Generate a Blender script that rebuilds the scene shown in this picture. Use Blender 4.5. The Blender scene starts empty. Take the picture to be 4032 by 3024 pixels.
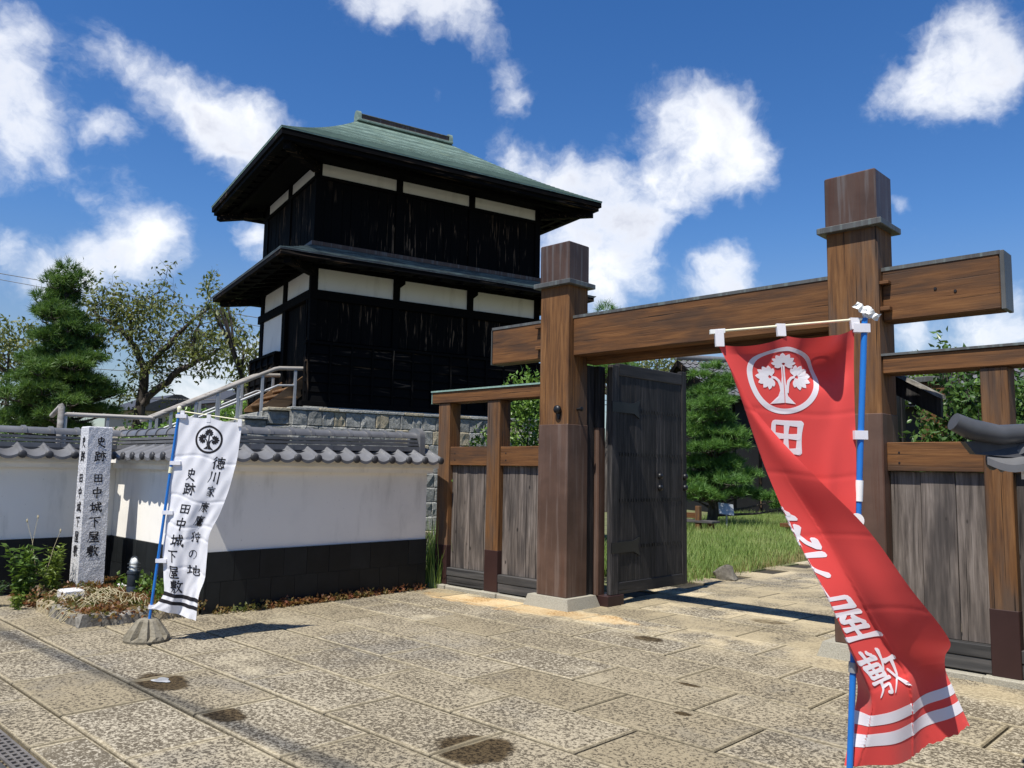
import bpy, math, random
import numpy as np
from mathutils import Vector, Matrix, Quaternion
random.seed(7); rng = np.random.default_rng(7)
S = bpy.context.scene; COL = S.collection
PI = math.pi
# ------------------------------------------------------------------ camera, light, exposure
YAW, PIT, ROL, CAMZ = 0.7742, 0.1042, 0.0173, 1.55
_f = Vector((math.sin(-YAW)*math.cos(PIT), math.cos(YAW)*math.cos(PIT), math.sin(PIT)))
_r = Vector((math.cos(YAW), math.sin(YAW), 0)); _u = _r.cross(_f)
CR = math.cos(ROL)*_r + math.sin(ROL)*_u; CU = -math.sin(ROL)*_r + math.cos(ROL)*_u
cam = bpy.data.objects.new('camera', bpy.data.cameras.new('camera')); COL.objects.link(cam)
cam.data.sensor_width = 36; cam.data.lens = 28.678; cam.data.clip_start = .05; cam.data.clip_end = 3000
cam.matrix_world = Matrix(((CR.x, CU.x, -_f.x, 0), (CR.y, CU.y, -_f.y, 0), (CR.z, CU.z, -_f.z, CAMZ), (0, 0, 0, 1)))
S.camera = cam
CAMP = Vector((0, 0, CAMZ))
SUND = Vector((0.1, -0.5, 1.0)).normalized()          # towards the sun
sun = bpy.data.objects.new('sun', bpy.data.lights.new('sun', 'SUN')); COL.objects.link(sun)
sun.data.energy = 5.0; sun.data.angle = math.radians(.53); sun.data.color = (1, .955, .88)
sun.rotation_euler = (-SUND).to_track_quat('-Z', 'Y').to_euler(); sun.location = (3, -8, 20)
S.view_settings.view_transform = 'Standard'; S.view_settings.look = 'None'
S.view_settings.exposure = .42; S.view_settings.gamma = 1; S.view_settings.use_curve_mapping = False

def N(nt, t, ins=None, **props):
    n = nt.nodes.new(t)
    for k, v in props.items(): setattr(n, k, v)
    for k, v in (ins or {}).items():
        s = n.inputs[k]
        if hasattr(v, 'links') or isinstance(v, bpy.types.NodeSocket): nt.links.new(v, s)
        else: s.default_value = v
    return n
def math_(nt, op, a, b=0.0, c=0.0, clamp=False):
    return N(nt, 'ShaderNodeMath', {0: a, 1: b, 2: c}, operation=op, use_clamp=clamp).outputs[0]
def mapr(nt, v, a, b, c=0.0, d=1.0, smooth=True):
    return N(nt, 'ShaderNodeMapRange', {0: v, 1: a, 2: b, 3: c, 4: d}, interpolation_type='SMOOTHSTEP' if smooth else 'LINEAR').outputs[0]
def mix(nt, f, a, b, mode='MIX'):
    return N(nt, 'ShaderNodeMix', {0: f, 6: a, 7: b}, data_type='RGBA', blend_type=mode).outputs[2]
def noise(nt, vec, scale, detail=3, rough=.55, dist=0.0, out='Fac'):
    return N(nt, 'ShaderNodeTexNoise', {'Vector': vec, 'Scale': scale, 'Detail': detail, 'Roughness': rough, 'Distortion': dist}).outputs[out]
def ramp(nt, v, stops):
    n = N(nt, 'ShaderNodeValToRGB', {0: v}); cr = n.color_ramp
    while len(cr.elements) < len(stops): cr.elements.new(.5)
    for e, (p, c) in zip(cr.elements, stops): e.position = p; e.color = c if len(c) == 4 else (*c, 1)
    return n.outputs[0]
def scaled_(nt, v): return N(nt, 'ShaderNodeVectorMath', {0: v, 1: (1.0, .75, 1.3)}, operation='MULTIPLY').outputs[0]
def c4(c): return (*c, 1) if len(c) == 3 else c

# ------------------------------------------------------------------ sky
W = bpy.data.worlds.new('World'); S.world = W; W.use_nodes = True; nt = W.node_tree; nt.nodes.clear()
sky = N(nt, 'ShaderNodeTexSky', sky_type='NISHITA', sun_disc=False)
sky.sun_elevation = math.asin(SUND.z); sky.sun_rotation = math.atan2(SUND.x, SUND.y)
sky.altitude = 0; sky.air_density = 1.0; sky.dust_density = .1; sky.ozone_density = 3.0
geo = N(nt, 'ShaderNodeTexCoord').outputs['Generated']
sep = N(nt, 'ShaderNodeSeparateXYZ', {0: geo})
CLOUDS = [(-0.889,0.187,0.419,0.043,1.00),(-0.899,0.194,0.392,0.048,1.00),(-0.908,0.204,0.365,0.054,1.00),(-0.917,0.212,0.337,0.057,1.00),(-0.929,0.209,0.305,0.045,1.00),(-0.904,0.223,0.364,0.031,1.00),
 (-0.875,0.228,0.426,0.028,0.45),(-0.870,0.217,0.443,0.023,0.40),(-0.860,0.275,0.430,0.026,0.85),(-0.856,0.297,0.422,0.028,0.95),(-0.853,0.320,0.412,0.031,1.00),(-0.849,0.344,0.401,0.034,1.00),
 (-0.842,0.372,0.391,0.037,1.00),(-0.836,0.397,0.379,0.040,1.00),(-0.829,0.421,0.368,0.045,1.10),(-0.815,0.429,0.389,0.026,0.80),(-0.844,0.408,0.347,0.034,0.90),(-0.846,0.386,0.367,0.034,0.80),
 (-0.822,0.447,0.353,0.034,1.00),(-0.891,0.284,0.355,0.026,0.85),(-0.886,0.303,0.352,0.023,0.80),(-0.892,0.274,0.360,0.020,0.60),(-0.872,0.315,0.375,0.020,0.35),(-0.908,0.267,0.322,0.028,0.40),
 (-0.915,0.280,0.292,0.034,0.35),(-0.902,0.313,0.298,0.028,0.35),(-0.924,0.238,0.298,0.028,0.40),(-0.924,0.275,0.265,0.028,0.30),(-0.903,0.350,0.250,0.034,1.10),(-0.915,0.331,0.232,0.037,1.00),
 (-0.926,0.307,0.219,0.034,0.90),(-0.904,0.363,0.226,0.034,1.00),(-0.937,0.283,0.206,0.031,0.70),(-0.943,0.266,0.199,0.034,1.10),(-0.951,0.226,0.212,0.031,1.10),(-0.951,0.244,0.191,0.034,0.80),
 (-0.944,0.283,0.172,0.034,0.70),(-0.925,0.328,0.192,0.034,0.60),(-0.716,0.485,0.502,0.026,1.00),(-0.698,0.510,0.503,0.034,1.10),(-0.674,0.535,0.509,0.037,1.10),(-0.651,0.563,0.509,0.037,1.10),
 (-0.634,0.589,0.501,0.028,1.00),(-0.636,0.606,0.478,0.026,0.95),(-0.637,0.623,0.455,0.024,0.85),(-0.639,0.637,0.430,0.022,0.80),(-0.639,0.648,0.414,0.012,0.60),(-0.693,0.574,0.436,0.020,0.55),
 (-0.708,0.559,0.433,0.014,0.35),(-0.665,0.645,0.376,0.020,0.35),(-0.655,0.646,0.393,0.014,0.30),(-0.658,0.662,0.359,0.026,1.00),(-0.640,0.682,0.354,0.028,1.00),(-0.618,0.708,0.342,0.043,1.15),
 (-0.593,0.738,0.321,0.054,1.20),(-0.567,0.767,0.300,0.054,1.20),(-0.595,0.759,0.264,0.051,1.20),(-0.624,0.724,0.296,0.051,1.20),(-0.557,0.791,0.253,0.031,1.00),(-0.602,0.768,0.221,0.040,1.10),
 (-0.565,0.793,0.226,0.028,0.90),(-0.630,0.741,0.232,0.045,1.00),(-0.530,0.781,0.330,0.045,1.10),(-0.531,0.763,0.369,0.034,0.80),(-0.503,0.768,0.396,0.043,1.10),(-0.473,0.780,0.411,0.040,1.15),
 (-0.451,0.802,0.392,0.037,1.15),(-0.448,0.817,0.363,0.043,1.15),(-0.480,0.800,0.361,0.051,1.15),(-0.434,0.833,0.343,0.028,1.05),(-0.506,0.793,0.338,0.040,1.00),(-0.550,0.735,0.397,0.020,0.40),
 (-0.431,0.797,0.423,0.020,0.60),(-0.481,0.842,0.244,0.031,1.10),(-0.462,0.851,0.249,0.026,1.10),(-0.502,0.835,0.224,0.031,1.00),(-0.470,0.853,0.228,0.031,1.00),(-0.446,0.864,0.232,0.020,0.90),
 (-0.423,0.875,0.236,0.017,0.40),(-0.526,0.822,0.220,0.020,0.70),(-0.245,0.864,0.440,0.034,1.15),(-0.221,0.870,0.441,0.037,1.15),(-0.203,0.880,0.429,0.031,1.10),(-0.232,0.879,0.417,0.043,1.15),
 (-0.265,0.870,0.415,0.037,1.10),(-0.292,0.867,0.405,0.028,1.00),(-0.220,0.893,0.393,0.031,1.10),(-0.257,0.883,0.392,0.028,1.00),(-0.315,0.863,0.395,0.020,0.70),(-0.199,0.892,0.406,0.023,1.00),
 (-0.233,0.960,0.156,0.043,1.00),(-0.267,0.952,0.149,0.034,0.80),(-0.209,0.964,0.164,0.034,0.90),(-0.301,0.941,0.156,0.034,0.90),(-0.313,0.934,0.172,0.023,0.90),(-0.243,0.952,0.186,0.026,0.40),
 (-0.856,0.444,0.267,0.028,1.00),(-0.856,0.454,0.247,0.028,0.90),(-0.866,0.449,0.221,0.034,0.60),(-0.902,0.423,0.091,0.057,1.00),(-0.881,0.456,0.125,0.040,0.90),(-0.915,0.397,0.074,0.045,0.90),
 (-0.897,0.424,0.128,0.028,0.50),(-0.305,0.907,0.290,0.014,0.60),(-0.300,0.919,0.255,0.028,0.30),(-0.250,0.936,0.247,0.023,0.30),(-0.388,0.822,0.417,0.023,0.20),(-0.518,0.726,0.453,0.017,0.20),
 (-0.604,0.734,0.311,0.017,0.30)]
warp = N(nt, 'ShaderNodeTexNoise', {'Vector': geo, 'Scale': 7.0, 'Detail': 5, 'Roughness': .62}).outputs['Color']
wv = N(nt, 'ShaderNodeVectorMath', {0: warp, 1: (.5, .5, .5)}, operation='SUBTRACT').outputs[0]
wv = N(nt, 'ShaderNodeVectorMath', {0: wv, 3: .08}, operation='SCALE').outputs[0]
pos = N(nt, 'ShaderNodeVectorMath', {0: geo, 1: wv}, operation='ADD').outputs[0]
dens = None
for (x, y, z, r, w) in CLOUDS:
    d = N(nt, 'ShaderNodeVectorMath', {0: pos, 1: (x, y, z)}, operation='DISTANCE').outputs['Value']
    b = mapr(nt, d, r*1.75, r*.0, 0.0, w)
    dens = b if dens is None else math_(nt, 'MAXIMUM', math_(nt, 'ADD', math_(nt, 'MULTIPLY', b, .33), dens), b)
dens = math_(nt, 'MINIMUM', dens, 1.35)
# the rest of the sky carries the same kind of scattered cumulus
cen = N(nt, 'ShaderNodeVectorMath', {0: geo, 1: tuple(_f)}, operation='DOT_PRODUCT').outputs['Value']
away = mapr(nt, cen, .78, .66, 0, 1)
far = mapr(nt, noise(nt, geo, 3.2, 5, .55), .555, .73, 0, 1)
dens = math_(nt, 'MAXIMUM', dens, math_(nt, 'MULTIPLY', far, away))
fb = noise(nt, pos, 11.0, 10, .60)
fb2 = noise(nt, scaled_(nt, pos), 30.0, 7, .62)
fbb = math_(nt, 'ADD', math_(nt, 'MULTIPLY', fb, .66), math_(nt, 'MULTIPLY', fb2, .34))
cv = math_(nt, 'ADD', math_(nt, 'MULTIPLY', dens, .92), math_(nt, 'MULTIPLY', math_(nt, 'SUBTRACT', fbb, .5), 2.9))
alpha = mapr(nt, cv, .26, 1.55, 0, 1)
alpha = math_(nt, 'MULTIPLY', alpha, mapr(nt, dens, .02, .25, 0, 1))
alpha = math_(nt, 'MULTIPLY', alpha, mapr(nt, sep.outputs['Z'], -.02, .05, 0, 1))
shade = math_(nt, 'MULTIPLY', mapr(nt, cv, .95, 1.75, 0, 1), mapr(nt, noise(nt, pos, 9.0, 5), .34, .58, 0, 1))
ccol = mix(nt, shade, (9.2, 9.4, 9.8, 1), (5.6, 5.9, 6.9, 1))
hs = N(nt, 'ShaderNodeHueSaturation', {'Hue': .509, 'Saturation': mapr(nt, sep.outputs['Z'], .02, .30, 1.0, 1.30), 'Value': mapr(nt, sep.outputs['Z'], .0, .30, .70, 1.14), 'Color': sky.outputs[0]}).outputs[0]
skc = mix(nt, alpha, hs, ccol)
bg = N(nt, 'ShaderNodeBackground', {0: skc, 1: .088})
nt.links.new(bg.outputs[0], N(nt, 'ShaderNodeOutputWorld').inputs[0])

# ------------------------------------------------------------------ object helpers
OFF = {}
class MB:
    def __init__(s): s.v = []; s.f = []
    def add(s, vs, fs):
        b = len(s.v); s.v += [tuple(p) for p in vs]; s.f += [tuple(i+b for i in f) for f in fs]; return s
    def box(s, x0, y0, z0, x1, y1, z1):
        return s.add([(x0,y0,z0),(x1,y0,z0),(x1,y1,z0),(x0,y1,z0),(x0,y0,z1),(x1,y0,z1),(x1,y1,z1),(x0,y1,z1)],
                     [(0,3,2,1),(4,5,6,7),(0,1,5,4),(1,2,6,5),(2,3,7,6),(3,0,4,7)])
    def cbox(s, x0, y0, z0, x1, y1, z1, b):      # box with chamfered vertical and top edges
        b = min(b, abs(x1-x0)*.4, abs(y1-y0)*.4, abs(z1-z0)*.4)
        def ring(i, z, k): 
            return [(x0+i+k,y0+i,z),(x1-i-k,y0+i,z),(x1-i,y0+i+k,z),(x1-i,y1-i-k,z),(x1-i-k,y1-i,z),(x0+i+k,y1-i,z),(x0+i,y1-i-k,z),(x0+i,y0+i+k,z)]
        R = [ring(b,z0,b*.5), ring(0,z0+b,b), ring(0,z1-b,b), ring(b,z1,b*.5)]
        n = len(s.v); s.v += [p for r in R for p in r]
        for k in range(3):
            for i in range(8): j = (i+1)%8; s.f.append((n+k*8+i, n+k*8+j, n+k*8+8+j, n+k*8+8+i))
        s.f.append(tuple(n+i for i in range(7,-1,-1))); s.f.append(tuple(n+24+i for i in range(8)))
        return s
    def hexa(s, b, t):   # bottom 4, top 4 points
        return s.add(list(b)+list(t), [(0,3,2,1),(4,5,6,7),(0,1,5,4),(1,2,6,5),(2,3,7,6),(3,0,4,7)])
    def prism(s, poly, a, b):   # poly: function k->points ring at a and ring at b given
        n = len(poly); vs = [a(p) for p in poly]+[b(p) for p in poly]
        return s.add(vs, [tuple(range(n-1,-1,-1)), tuple(range(n, 2*n))]+[(i,(i+1)%n,n+(i+1)%n,n+i) for i in range(n)])
    def tube(s, pts, r, n=8, cap=True):
        pts = [Vector(p) for p in pts]; rs = r if isinstance(r, (list, tuple)) else [r]*len(pts)
        base = len(s.v); up = None
        for i, p in enumerate(pts):
            d = (pts[min(i+1, len(pts)-1)]-pts[max(i-1, 0)]).normalized()
            if up is None: up = Vector((0,0,1)) if abs(d.z) < .9 else Vector((1,0,0))
            a = d.cross(up).normalized() if d.cross(up).length > 1e-6 else d.orthogonal().normalized(); b = a.cross(d)
            up = b
            for k in range(n):
                t = 2*PI*k/n; s.v.append(tuple(p+a*(math.cos(t)*rs[i])+b*(math.sin(t)*rs[i])))
        for i in range(len(pts)-1):
            for k in range(n):
                j = (k+1) % n; s.f.append((base+i*n+k, base+i*n+j, base+(i+1)*n+j, base+(i+1)*n+k))
        if cap: s.f.append(tuple(base+k for k in range(n-1,-1,-1))); s.f.append(tuple(base+(len(pts)-1)*n+k for k in range(n)))
        return s
    def lathe(s, prof, c=(0,0,0), n=16, axis=None):
        base = len(s.v); c = Vector(c)
        q = Vector((0,0,1)).rotation_difference(Vector(axis)) if axis else Quaternion()
        for r, z in prof:
            for k in range(n):
                t = 2*PI*k/n; s.v.append(tuple(c+q @ Vector((r*math.cos(t), r*math.sin(t), z))))
        for i in range(len(prof)-1):
            for k in range(n):
                j = (k+1) % n; s.f.append((base+i*n+k, base+i*n+j, base+(i+1)*n+j, base+(i+1)*n+k))
        s.f.append(tuple(base+k for k in range(n-1,-1,-1))); s.f.append(tuple(base+(len(prof)-1)*n+k for k in range(n)))
        return s
    def mesh(s, name, off=(0,0,0)):
        me = bpy.data.meshes.new(name); o = off
        me.from_pydata([(p[0]-o[0], p[1]-o[1], p[2]-o[2]) for p in s.v], [], s.f); me.validate(); me.update(); return me
def mesh_np(name, V, T):        # triangles or quads from numpy
    me = bpy.data.meshes.new(name); V = np.asarray(V, np.float32); T = np.asarray(T, np.int32); k = T.shape[1]
    me.vertices.add(len(V)); me.vertices.foreach_set('co', V.ravel())
    me.loops.add(T.size); me.loops.foreach_set('vertex_index', T.ravel())
    me.polygons.add(len(T)); me.polygons.foreach_set('loop_start', np.arange(0, T.size, k, dtype=np.int32))
    me.polygons.foreach_set('loop_total', np.full(len(T), k, np.int32)); me.update(calc_edges=True); return me
def tag(o, label=None, cat=None, group=None, kind=None):
    if label: o['label'] = label
    if cat: o['category'] = cat
    if group: o['group'] = group
    if kind: o['kind'] = kind
    return o
def thing(name, label, cat, loc=(0,0,0), rz=0.0, group=None, kind=None):
    o = bpy.data.objects.new(name, None); COL.objects.link(o); o.location = loc; o.rotation_euler = (0,0,rz)
    o.empty_display_size = .2; OFF[o.name] = Vector(loc) if rz == 0 else Vector((0,0,0))
    return tag(o, label, cat, group, kind)
def setsmooth(me, ang=None):
    me.polygons.foreach_set('use_smooth', [True]*len(me.polygons))
    if ang is not None:
        try: me.set_sharp_from_angle(angle=math.radians(ang))
        except Exception: pass
def put(name, me, mat=None, parent=None, loc=(0,0,0), rot=None, scale=None):
    o = bpy.data.objects.new(name, me); COL.objects.link(o)
    if mat is not None and not me.materials: me.materials.append(mat)
    if parent is not None: o.parent = parent; OFF[o.name] = OFF[parent.name]
    o.location = loc
    if rot is not None: o.rotation_euler = rot
    if scale is not None: o.scale = scale
    return o
def part(name, mb, mat, parent, smooth=None, label=None):     # mb in the thing's world (or local if rotated) coordinates
    off = OFF[parent.name]
    c = np.mean(np.array(mb.v), axis=0); c = Vector((float(c[0]), float(c[1]), float(c[2])))
    me = mb.mesh(name, c)
    if smooth is not None: setsmooth(me, smooth)
    o = bpy.data.objects.new(name, me); COL.objects.link(o); o.parent = parent; me.materials.append(mat)
    # origin sits in the piece itself
    po = PO.get(parent.name, Vector((0,0,0)))
    o.location = c-off-po; OFF[o.name] = off; PO[o.name] = c-off
    if label: o['label'] = label
    return o
PO = {}
def single(name, mb, mat, base, label=None, cat=None, group=None, kind=None, smooth=None):
    me = mb.mesh(name, base)
    if smooth is not None: setsmooth(me, smooth)
    o = put(name, me, mat, None, base); OFF[o.name] = Vector(base); return tag(o, label, cat, group, kind)
def dup(o, parent, loc, rot=None, scale=None):
    c = o.copy(); COL.objects.link(c); c.parent = parent; c.location = loc
    if rot is not None: c.rotation_euler = rot
    if scale is not None: c.scale = scale
    return c

# ------------------------------------------------------------------ materials
def newmat(name):
    m = bpy.data.materials.new(name); m.use_nodes = True; nt = m.node_tree; nt.nodes.clear()
    out = N(nt, 'ShaderNodeOutputMaterial'); return m, nt, out
def finish(nt, out, col, rough=.7, bump=None, bstr=.3, bdist=.01, metal=0.0, spec=.3, extra=None):
    ins = {'Base Color': col if not isinstance(col, tuple) else c4(col), 'Roughness': rough, 'Metallic': metal, 'Specular IOR Level': spec}
    if extra: ins.update(extra)
    p = N(nt, 'ShaderNodeBsdfPrincipled', ins)
    if bump is not None:
        nt.links.new(N(nt, 'ShaderNodeBump', {'Height': bump, 'Strength': bstr, 'Distance': bdist}).outputs[0], p.inputs['Normal'])
    nt.links.new(p.outputs[0], out.inputs[0]); return p
def coords(nt, kind='Object', rnd=True):
    v = N(nt, 'ShaderNodeTexCoord').outputs[kind]
    if rnd:
        r = N(nt, 'ShaderNodeObjectInfo').outputs['Random']
        v = N(nt, 'ShaderNodeVectorMath', {0: v, 1: N(nt, 'ShaderNodeCombineXYZ', {0: math_(nt, 'MULTIPLY', r, 37.0), 1: math_(nt, 'MULTIPLY', r, 91.0), 2: math_(nt, 'MULTIPLY', r, 53.0)}).outputs[0]}, operation='ADD').outputs[0]
    return v
def scaled(nt, v, s):
    return N(nt, 'ShaderNodeVectorMath', {0: v, 1: s}, operation='MULTIPLY').outputs[0]
def rnd_(nt): return N(nt, 'ShaderNodeObjectInfo').outputs['Random']
def wpos(nt): return N(nt, 'ShaderNodeNewGeometry').outputs['Position']

def wood(name, axis, dark, mid, light, weather=None, wamt=.5, crack=.75, rough=.72, var=.25, fine=1.0, knots=0.0):
    m, nt, out = newmat(name); v = coords(nt)
    k = {'x': (.55, 9, 9), 'y': (9, .55, 9), 'z': (9, 9, .55)}[axis]
    g = noise(nt, scaled(nt, v, tuple(a*fine for a in k)), 1.6, 6, .62, .35)
    col = ramp(nt, g, [(.28, dark), (.5, mid), (.74, light)])
    k2 = {'x': (.22, 16, 16), 'y': (16, .22, 16), 'z': (16, 16, .22)}[axis]
    g2 = noise(nt, scaled(nt, v, tuple(a*fine for a in k2)), 2.2, 3, .5, .2)
    if weather:
        patch = mapr(nt, noise(nt, scaled(nt, v, tuple(min(a, 2.6) for a in k)), 1.5, 4, .6), .42, .68)
        col = mix(nt, math_(nt, 'MULTIPLY', patch, wamt), col, c4(weather))
    ck = mapr(nt, g2, .30, .37, 0, 1)
    ck = math_(nt, 'ADD', math_(nt, 'MULTIPLY', ck, crack), 1-crack)
    col = mix(nt, 1.0, col, N(nt, 'ShaderNodeCombineColor', {0: ck, 1: ck, 2: ck}).outputs[0], 'MULTIPLY')
    if knots:
        vo = N(nt, 'ShaderNodeTexVoronoi', {'Vector': scaled(nt, v, {'z': (7, 7, 3.4), 'x': (3.4, 7, 7), 'y': (7, 3.4, 7)}[axis]), 'Scale': 1.0, 'Randomness': 1.0}).outputs['Distance']
        kn = mapr(nt, vo, .055, .11, knots, 0)
        col = mix(nt, kn, col, (.012, .010, .009, 1))
    br = math_(nt, 'ADD', math_(nt, 'MULTIPLY', rnd_(nt), var*2), 1-var)
    col = mix(nt, 1.0, col, N(nt, 'ShaderNodeCombineColor', {0: br, 1: br, 2: br}).outputs[0], 'MULTIPLY')
    h = math_(nt, 'ADD', math_(nt, 'MULTIPLY', g, .5), math_(nt, 'MULTIPLY', mapr(nt, g2, .28, .40), .8))
    finish(nt, out, col, rough, h, .5, .012); return m
M = {}
M['gate_v'] = wood('gate_timber_vertical', 'z', (.065,.029,.012), (.150,.067,.022), (.235,.115,.042), (.075,.060,.050), .7, .85, .72, .12, 2.4)
M['gate_h'] = wood('gate_timber_horizontal', 'x', (.060,.027,.011), (.135,.057,.018), (.20,.090,.029), (.040,.025,.017), .75, .85, .72, .12, 2.0)
M['gate_y'] = wood('gate_timber_crosswise', 'y', (.050,.022,.009), (.145,.060,.018), (.235,.105,.032), (.032,.021,.015), .85, .85, .72, .12, 1.4)
M['board'] = wood('weathered_grey_board', 'z', (.042,.035,.030), (.125,.103,.088), (.24,.205,.178), (.03,.026,.025), .8, .85, .8, .22, 2.3, .9)
M['board_sill'] = wood('dark_weathered_sill', 'x', (.022,.022,.023), (.06,.058,.056), (.11,.10,.095), (.018,.018,.019), .5, .6)
M['door_v'] = wood('dark_door_board', 'z', (.009,.009,.010), (.030,.028,.028), (.085,.078,.073), (.010,.010,.011), .75, .75, .66, .3, 2.2)
M['door_y'] = wood('dark_door_rail', 'y', (.012,.012,.013), (.032,.030,.029), (.065,.061,.058), (.012,.012,.014), .5, .6, .62, .2)
def charred(name, axis, amt):
    m, nt, out = newmat(name); v = coords(nt)
    k = {'x': (.5, 8, 8), 'y': (8, .5, 8), 'z': (8, 8, .5)}[axis]
    g = noise(nt, scaled(nt, v, k), 2.0, 5, .6, 1.6)
    big = noise(nt, v, 1.3, 2, .5)
    st = math_(nt, 'MULTIPLY', mapr(nt, g, .55, .64), mapr(nt, big, .46, .62))
    st = math_(nt, 'MULTIPLY', st, amt)
    col = mix(nt, st, (.0032,.0032,.0036,1), (.17,.115,.075,1))
    finish(nt, out, col, .75, g, .5, .01, spec=.06); return m
M['char_v'] = charred('charred_cedar_vertical', 'z', .8)
M['char_x'] = charred('charred_cedar_horizontal', 'x', .5)
M['char_y'] = charred('charred_cedar_crosswise', 'y', .35)
M['black_beam'] = charred('blackened_beam', 'x', .06)
def flat(name, col, rough=.6, nscale=None, namt=.25, metal=0.0, spec=.3, bump=0.0, var=0.0):
    m, nt, out = newmat(name); c = c4(col); b = None
    if nscale:
        v = coords(nt); n = noise(nt, v, nscale, 5, .6)
        f = math_(nt, 'ADD', math_(nt, 'MULTIPLY', math_(nt, 'SUBTRACT', n, .5), namt*2.6), 1.0)
        if var: f = math_(nt, 'MULTIPLY', f, math_(nt, 'ADD', math_(nt, 'MULTIPLY', rnd_(nt), 2*var), 1-var))
        c = mix(nt, 1.0, c, N(nt, 'ShaderNodeCombineColor', {0: f, 1: f, 2: f}).outputs[0], 'MULTIPLY')
        b = n if bump else None
    finish(nt, out, c, rough, b, bump, .01, metal, spec); return m
def streaky(name, base, pale, rust, rough=.42, pamt=.55):     # sheet copper with run-off streaks
    m, nt, out = newmat(name); v = coords(nt)
    s = noise(nt, scaled(nt, v, (11, 11, .45)), 1.7, 5, .62)
    b = noise(nt, v, 3.0, 4, .55)
    col = mix(nt, mapr(nt, b, .35, .7), c4(base), c4(tuple(x*1.45 for x in base)))
    col = mix(nt, math_(nt, 'MULTIPLY', mapr(nt, s, .51, .66), pamt), col, c4(pale))
    col = mix(nt, math_(nt, 'MULTIPLY', mapr(nt, s, .44, .30), .5), col, c4(rust))
    finish(nt, out, col, rough, s, .06, .01, .25, .4); return m
M['copper'] = streaky('brown_copper_sheet', (.072,.042,.029), (.17,.155,.145), (.085,.028,.012))
M['copper_wrap'] = streaky('brown_copper_wrap', (.092,.054,.038), (.20,.15,.125), (.085,.026,.011), .5, .5)
M['copper_dark'] = flat('dark_brown_copper', (.038,.018,.016), .5, 4, .2, .1)
M['copper_trim'] = streaky('grey_green_copper_trim', (.085,.085,.08), (.20,.24,.22), (.05,.035,.03), .5, .5)
M['verdigris'] = flat('verdigris_cap', (.22,.33,.28), .6, 14, .5)
def roofmat(name, a, b, c):
    m, nt, out = newmat(name); v = coords(nt, rnd=False)
    s1 = noise(nt, scaled(nt, v, (2.2, 2.2, 26)), 1.5, 5, .65)
    s2 = noise(nt, v, 2.6, 5, .6)
    s3 = noise(nt, scaled(nt, v, (5, 5, 60)), 1.0, 2, .5)
    col = mix(nt, mapr(nt, s1, .41, .59), c4(a), c4(b))
    col = mix(nt, math_(nt, 'MULTIPLY', mapr(nt, s2, .5, .72), .65), col, c4(c))
    col = mix(nt, math_(nt, 'MULTIPLY', mapr(nt, s3, .60, .75), .35), col, (.33,.47,.40,1))
    finish(nt, out, col, .55, s1, .15, .01, .1); return m
M['roof'] = roofmat('copper_shingle_roof', (.095,.150,.122), (.29,.40,.33), (.21,.25,.14))
M['roof_pale'] = roofmat('pale_copper_shingle_course', (.15,.22,.18), (.34,.46,.39), (.24,.28,.17))
M['roof_shade_dark'] = flat('roof_riser_shade_and_dark_course', (.12,.175,.145), .7, 6, .5)  # step shade put into the riser colour; also tints the darker courses
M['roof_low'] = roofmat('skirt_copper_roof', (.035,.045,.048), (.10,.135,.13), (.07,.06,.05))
def plaster(name, col, stain):
    m, nt, out = newmat(name); v = coords(nt, rnd=False)
    a = noise(nt, scaled(nt, v, (3, 3, .8)), 1.4, 5, .6); b = noise(nt, v, 1.1, 4, .6)
    sp = mapr(nt, noise(nt, v, 34, 2, .5), .70, .78)
    c = mix(nt, math_(nt, 'MULTIPLY', mapr(nt, a, .52, .8), stain), c4(col), (.40,.38,.32,1))
    c = mix(nt, math_(nt, 'MULTIPLY', mapr(nt, b, .45, .8), stain*.7), c, (.52,.50,.46,1))
    c = mix(nt, math_(nt, 'MULTIPLY', sp, stain*.6), c, (.22,.20,.17,1))
    finish(nt, out, c, .85, noise(nt, v, 60, 3), .05, .004, spec=.15); return m
M['plaster'] = plaster('white_plaster', (.90,.865,.79), .42)
M['plaster_tower'] = plaster('tower_plaster', (.78,.77,.72), .4)
M['plinth'] = flat('black_plinth_tile', (.013,.015,.016), .5, 5, .45, 0, .25, .15, .2)
M['joint_pale'] = flat('pale_joint_mortar', (.05,.053,.05), .9, 9, .5)
M['tile'] = flat('smoked_grey_roof_tile', (.135,.136,.140), .34, 7, .28, .0, .6, .05, .10)
M['tile_dark'] = flat('dark_tile_end', (.045,.045,.047), .5, 12, .5, 0, .4)
def stone(name, a, b, c, scale=5, bump=.6):
    m, nt, out = newmat(name); v = coords(nt); n1 = noise(nt, v, scale, 6, .65); n2 = noise(nt, v, scale*7, 3, .6)
    col = ramp(nt, n1, [(.3, a), (.52, b), (.75, c)])
    col = mix(nt, math_(nt, 'MULTIPLY', mapr(nt, rnd_(nt), .88, .95), .55), col, (.32,.25,.13,1))
    f = math_(nt, 'ADD', math_(nt, 'MULTIPLY', rnd_(nt), .4), .8)
    f = math_(nt, 'MULTIPLY', f, math_(nt, 'ADD', math_(nt, 'MULTIPLY', n2, .7), .65))
    col = mix(nt, 1.0, col, N(nt, 'ShaderNodeCombineColor', {0: f, 1: f, 2: f}).outputs[0], 'MULTIPLY')
    finish(nt, out, col, .9, math_(nt, 'ADD', n1, math_(nt, 'MULTIPLY', n2, .5)), bump, .03, spec=.15); return m
M['stone'] = stone('rough_grey_green_stone', (.20,.205,.19), (.31,.31,.285), (.43,.425,.39), 6, 1.0)
M['rock'] = stone('mossy_garden_rock', (.10,.09,.075), (.22,.20,.165), (.34,.31,.26), 4)
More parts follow.
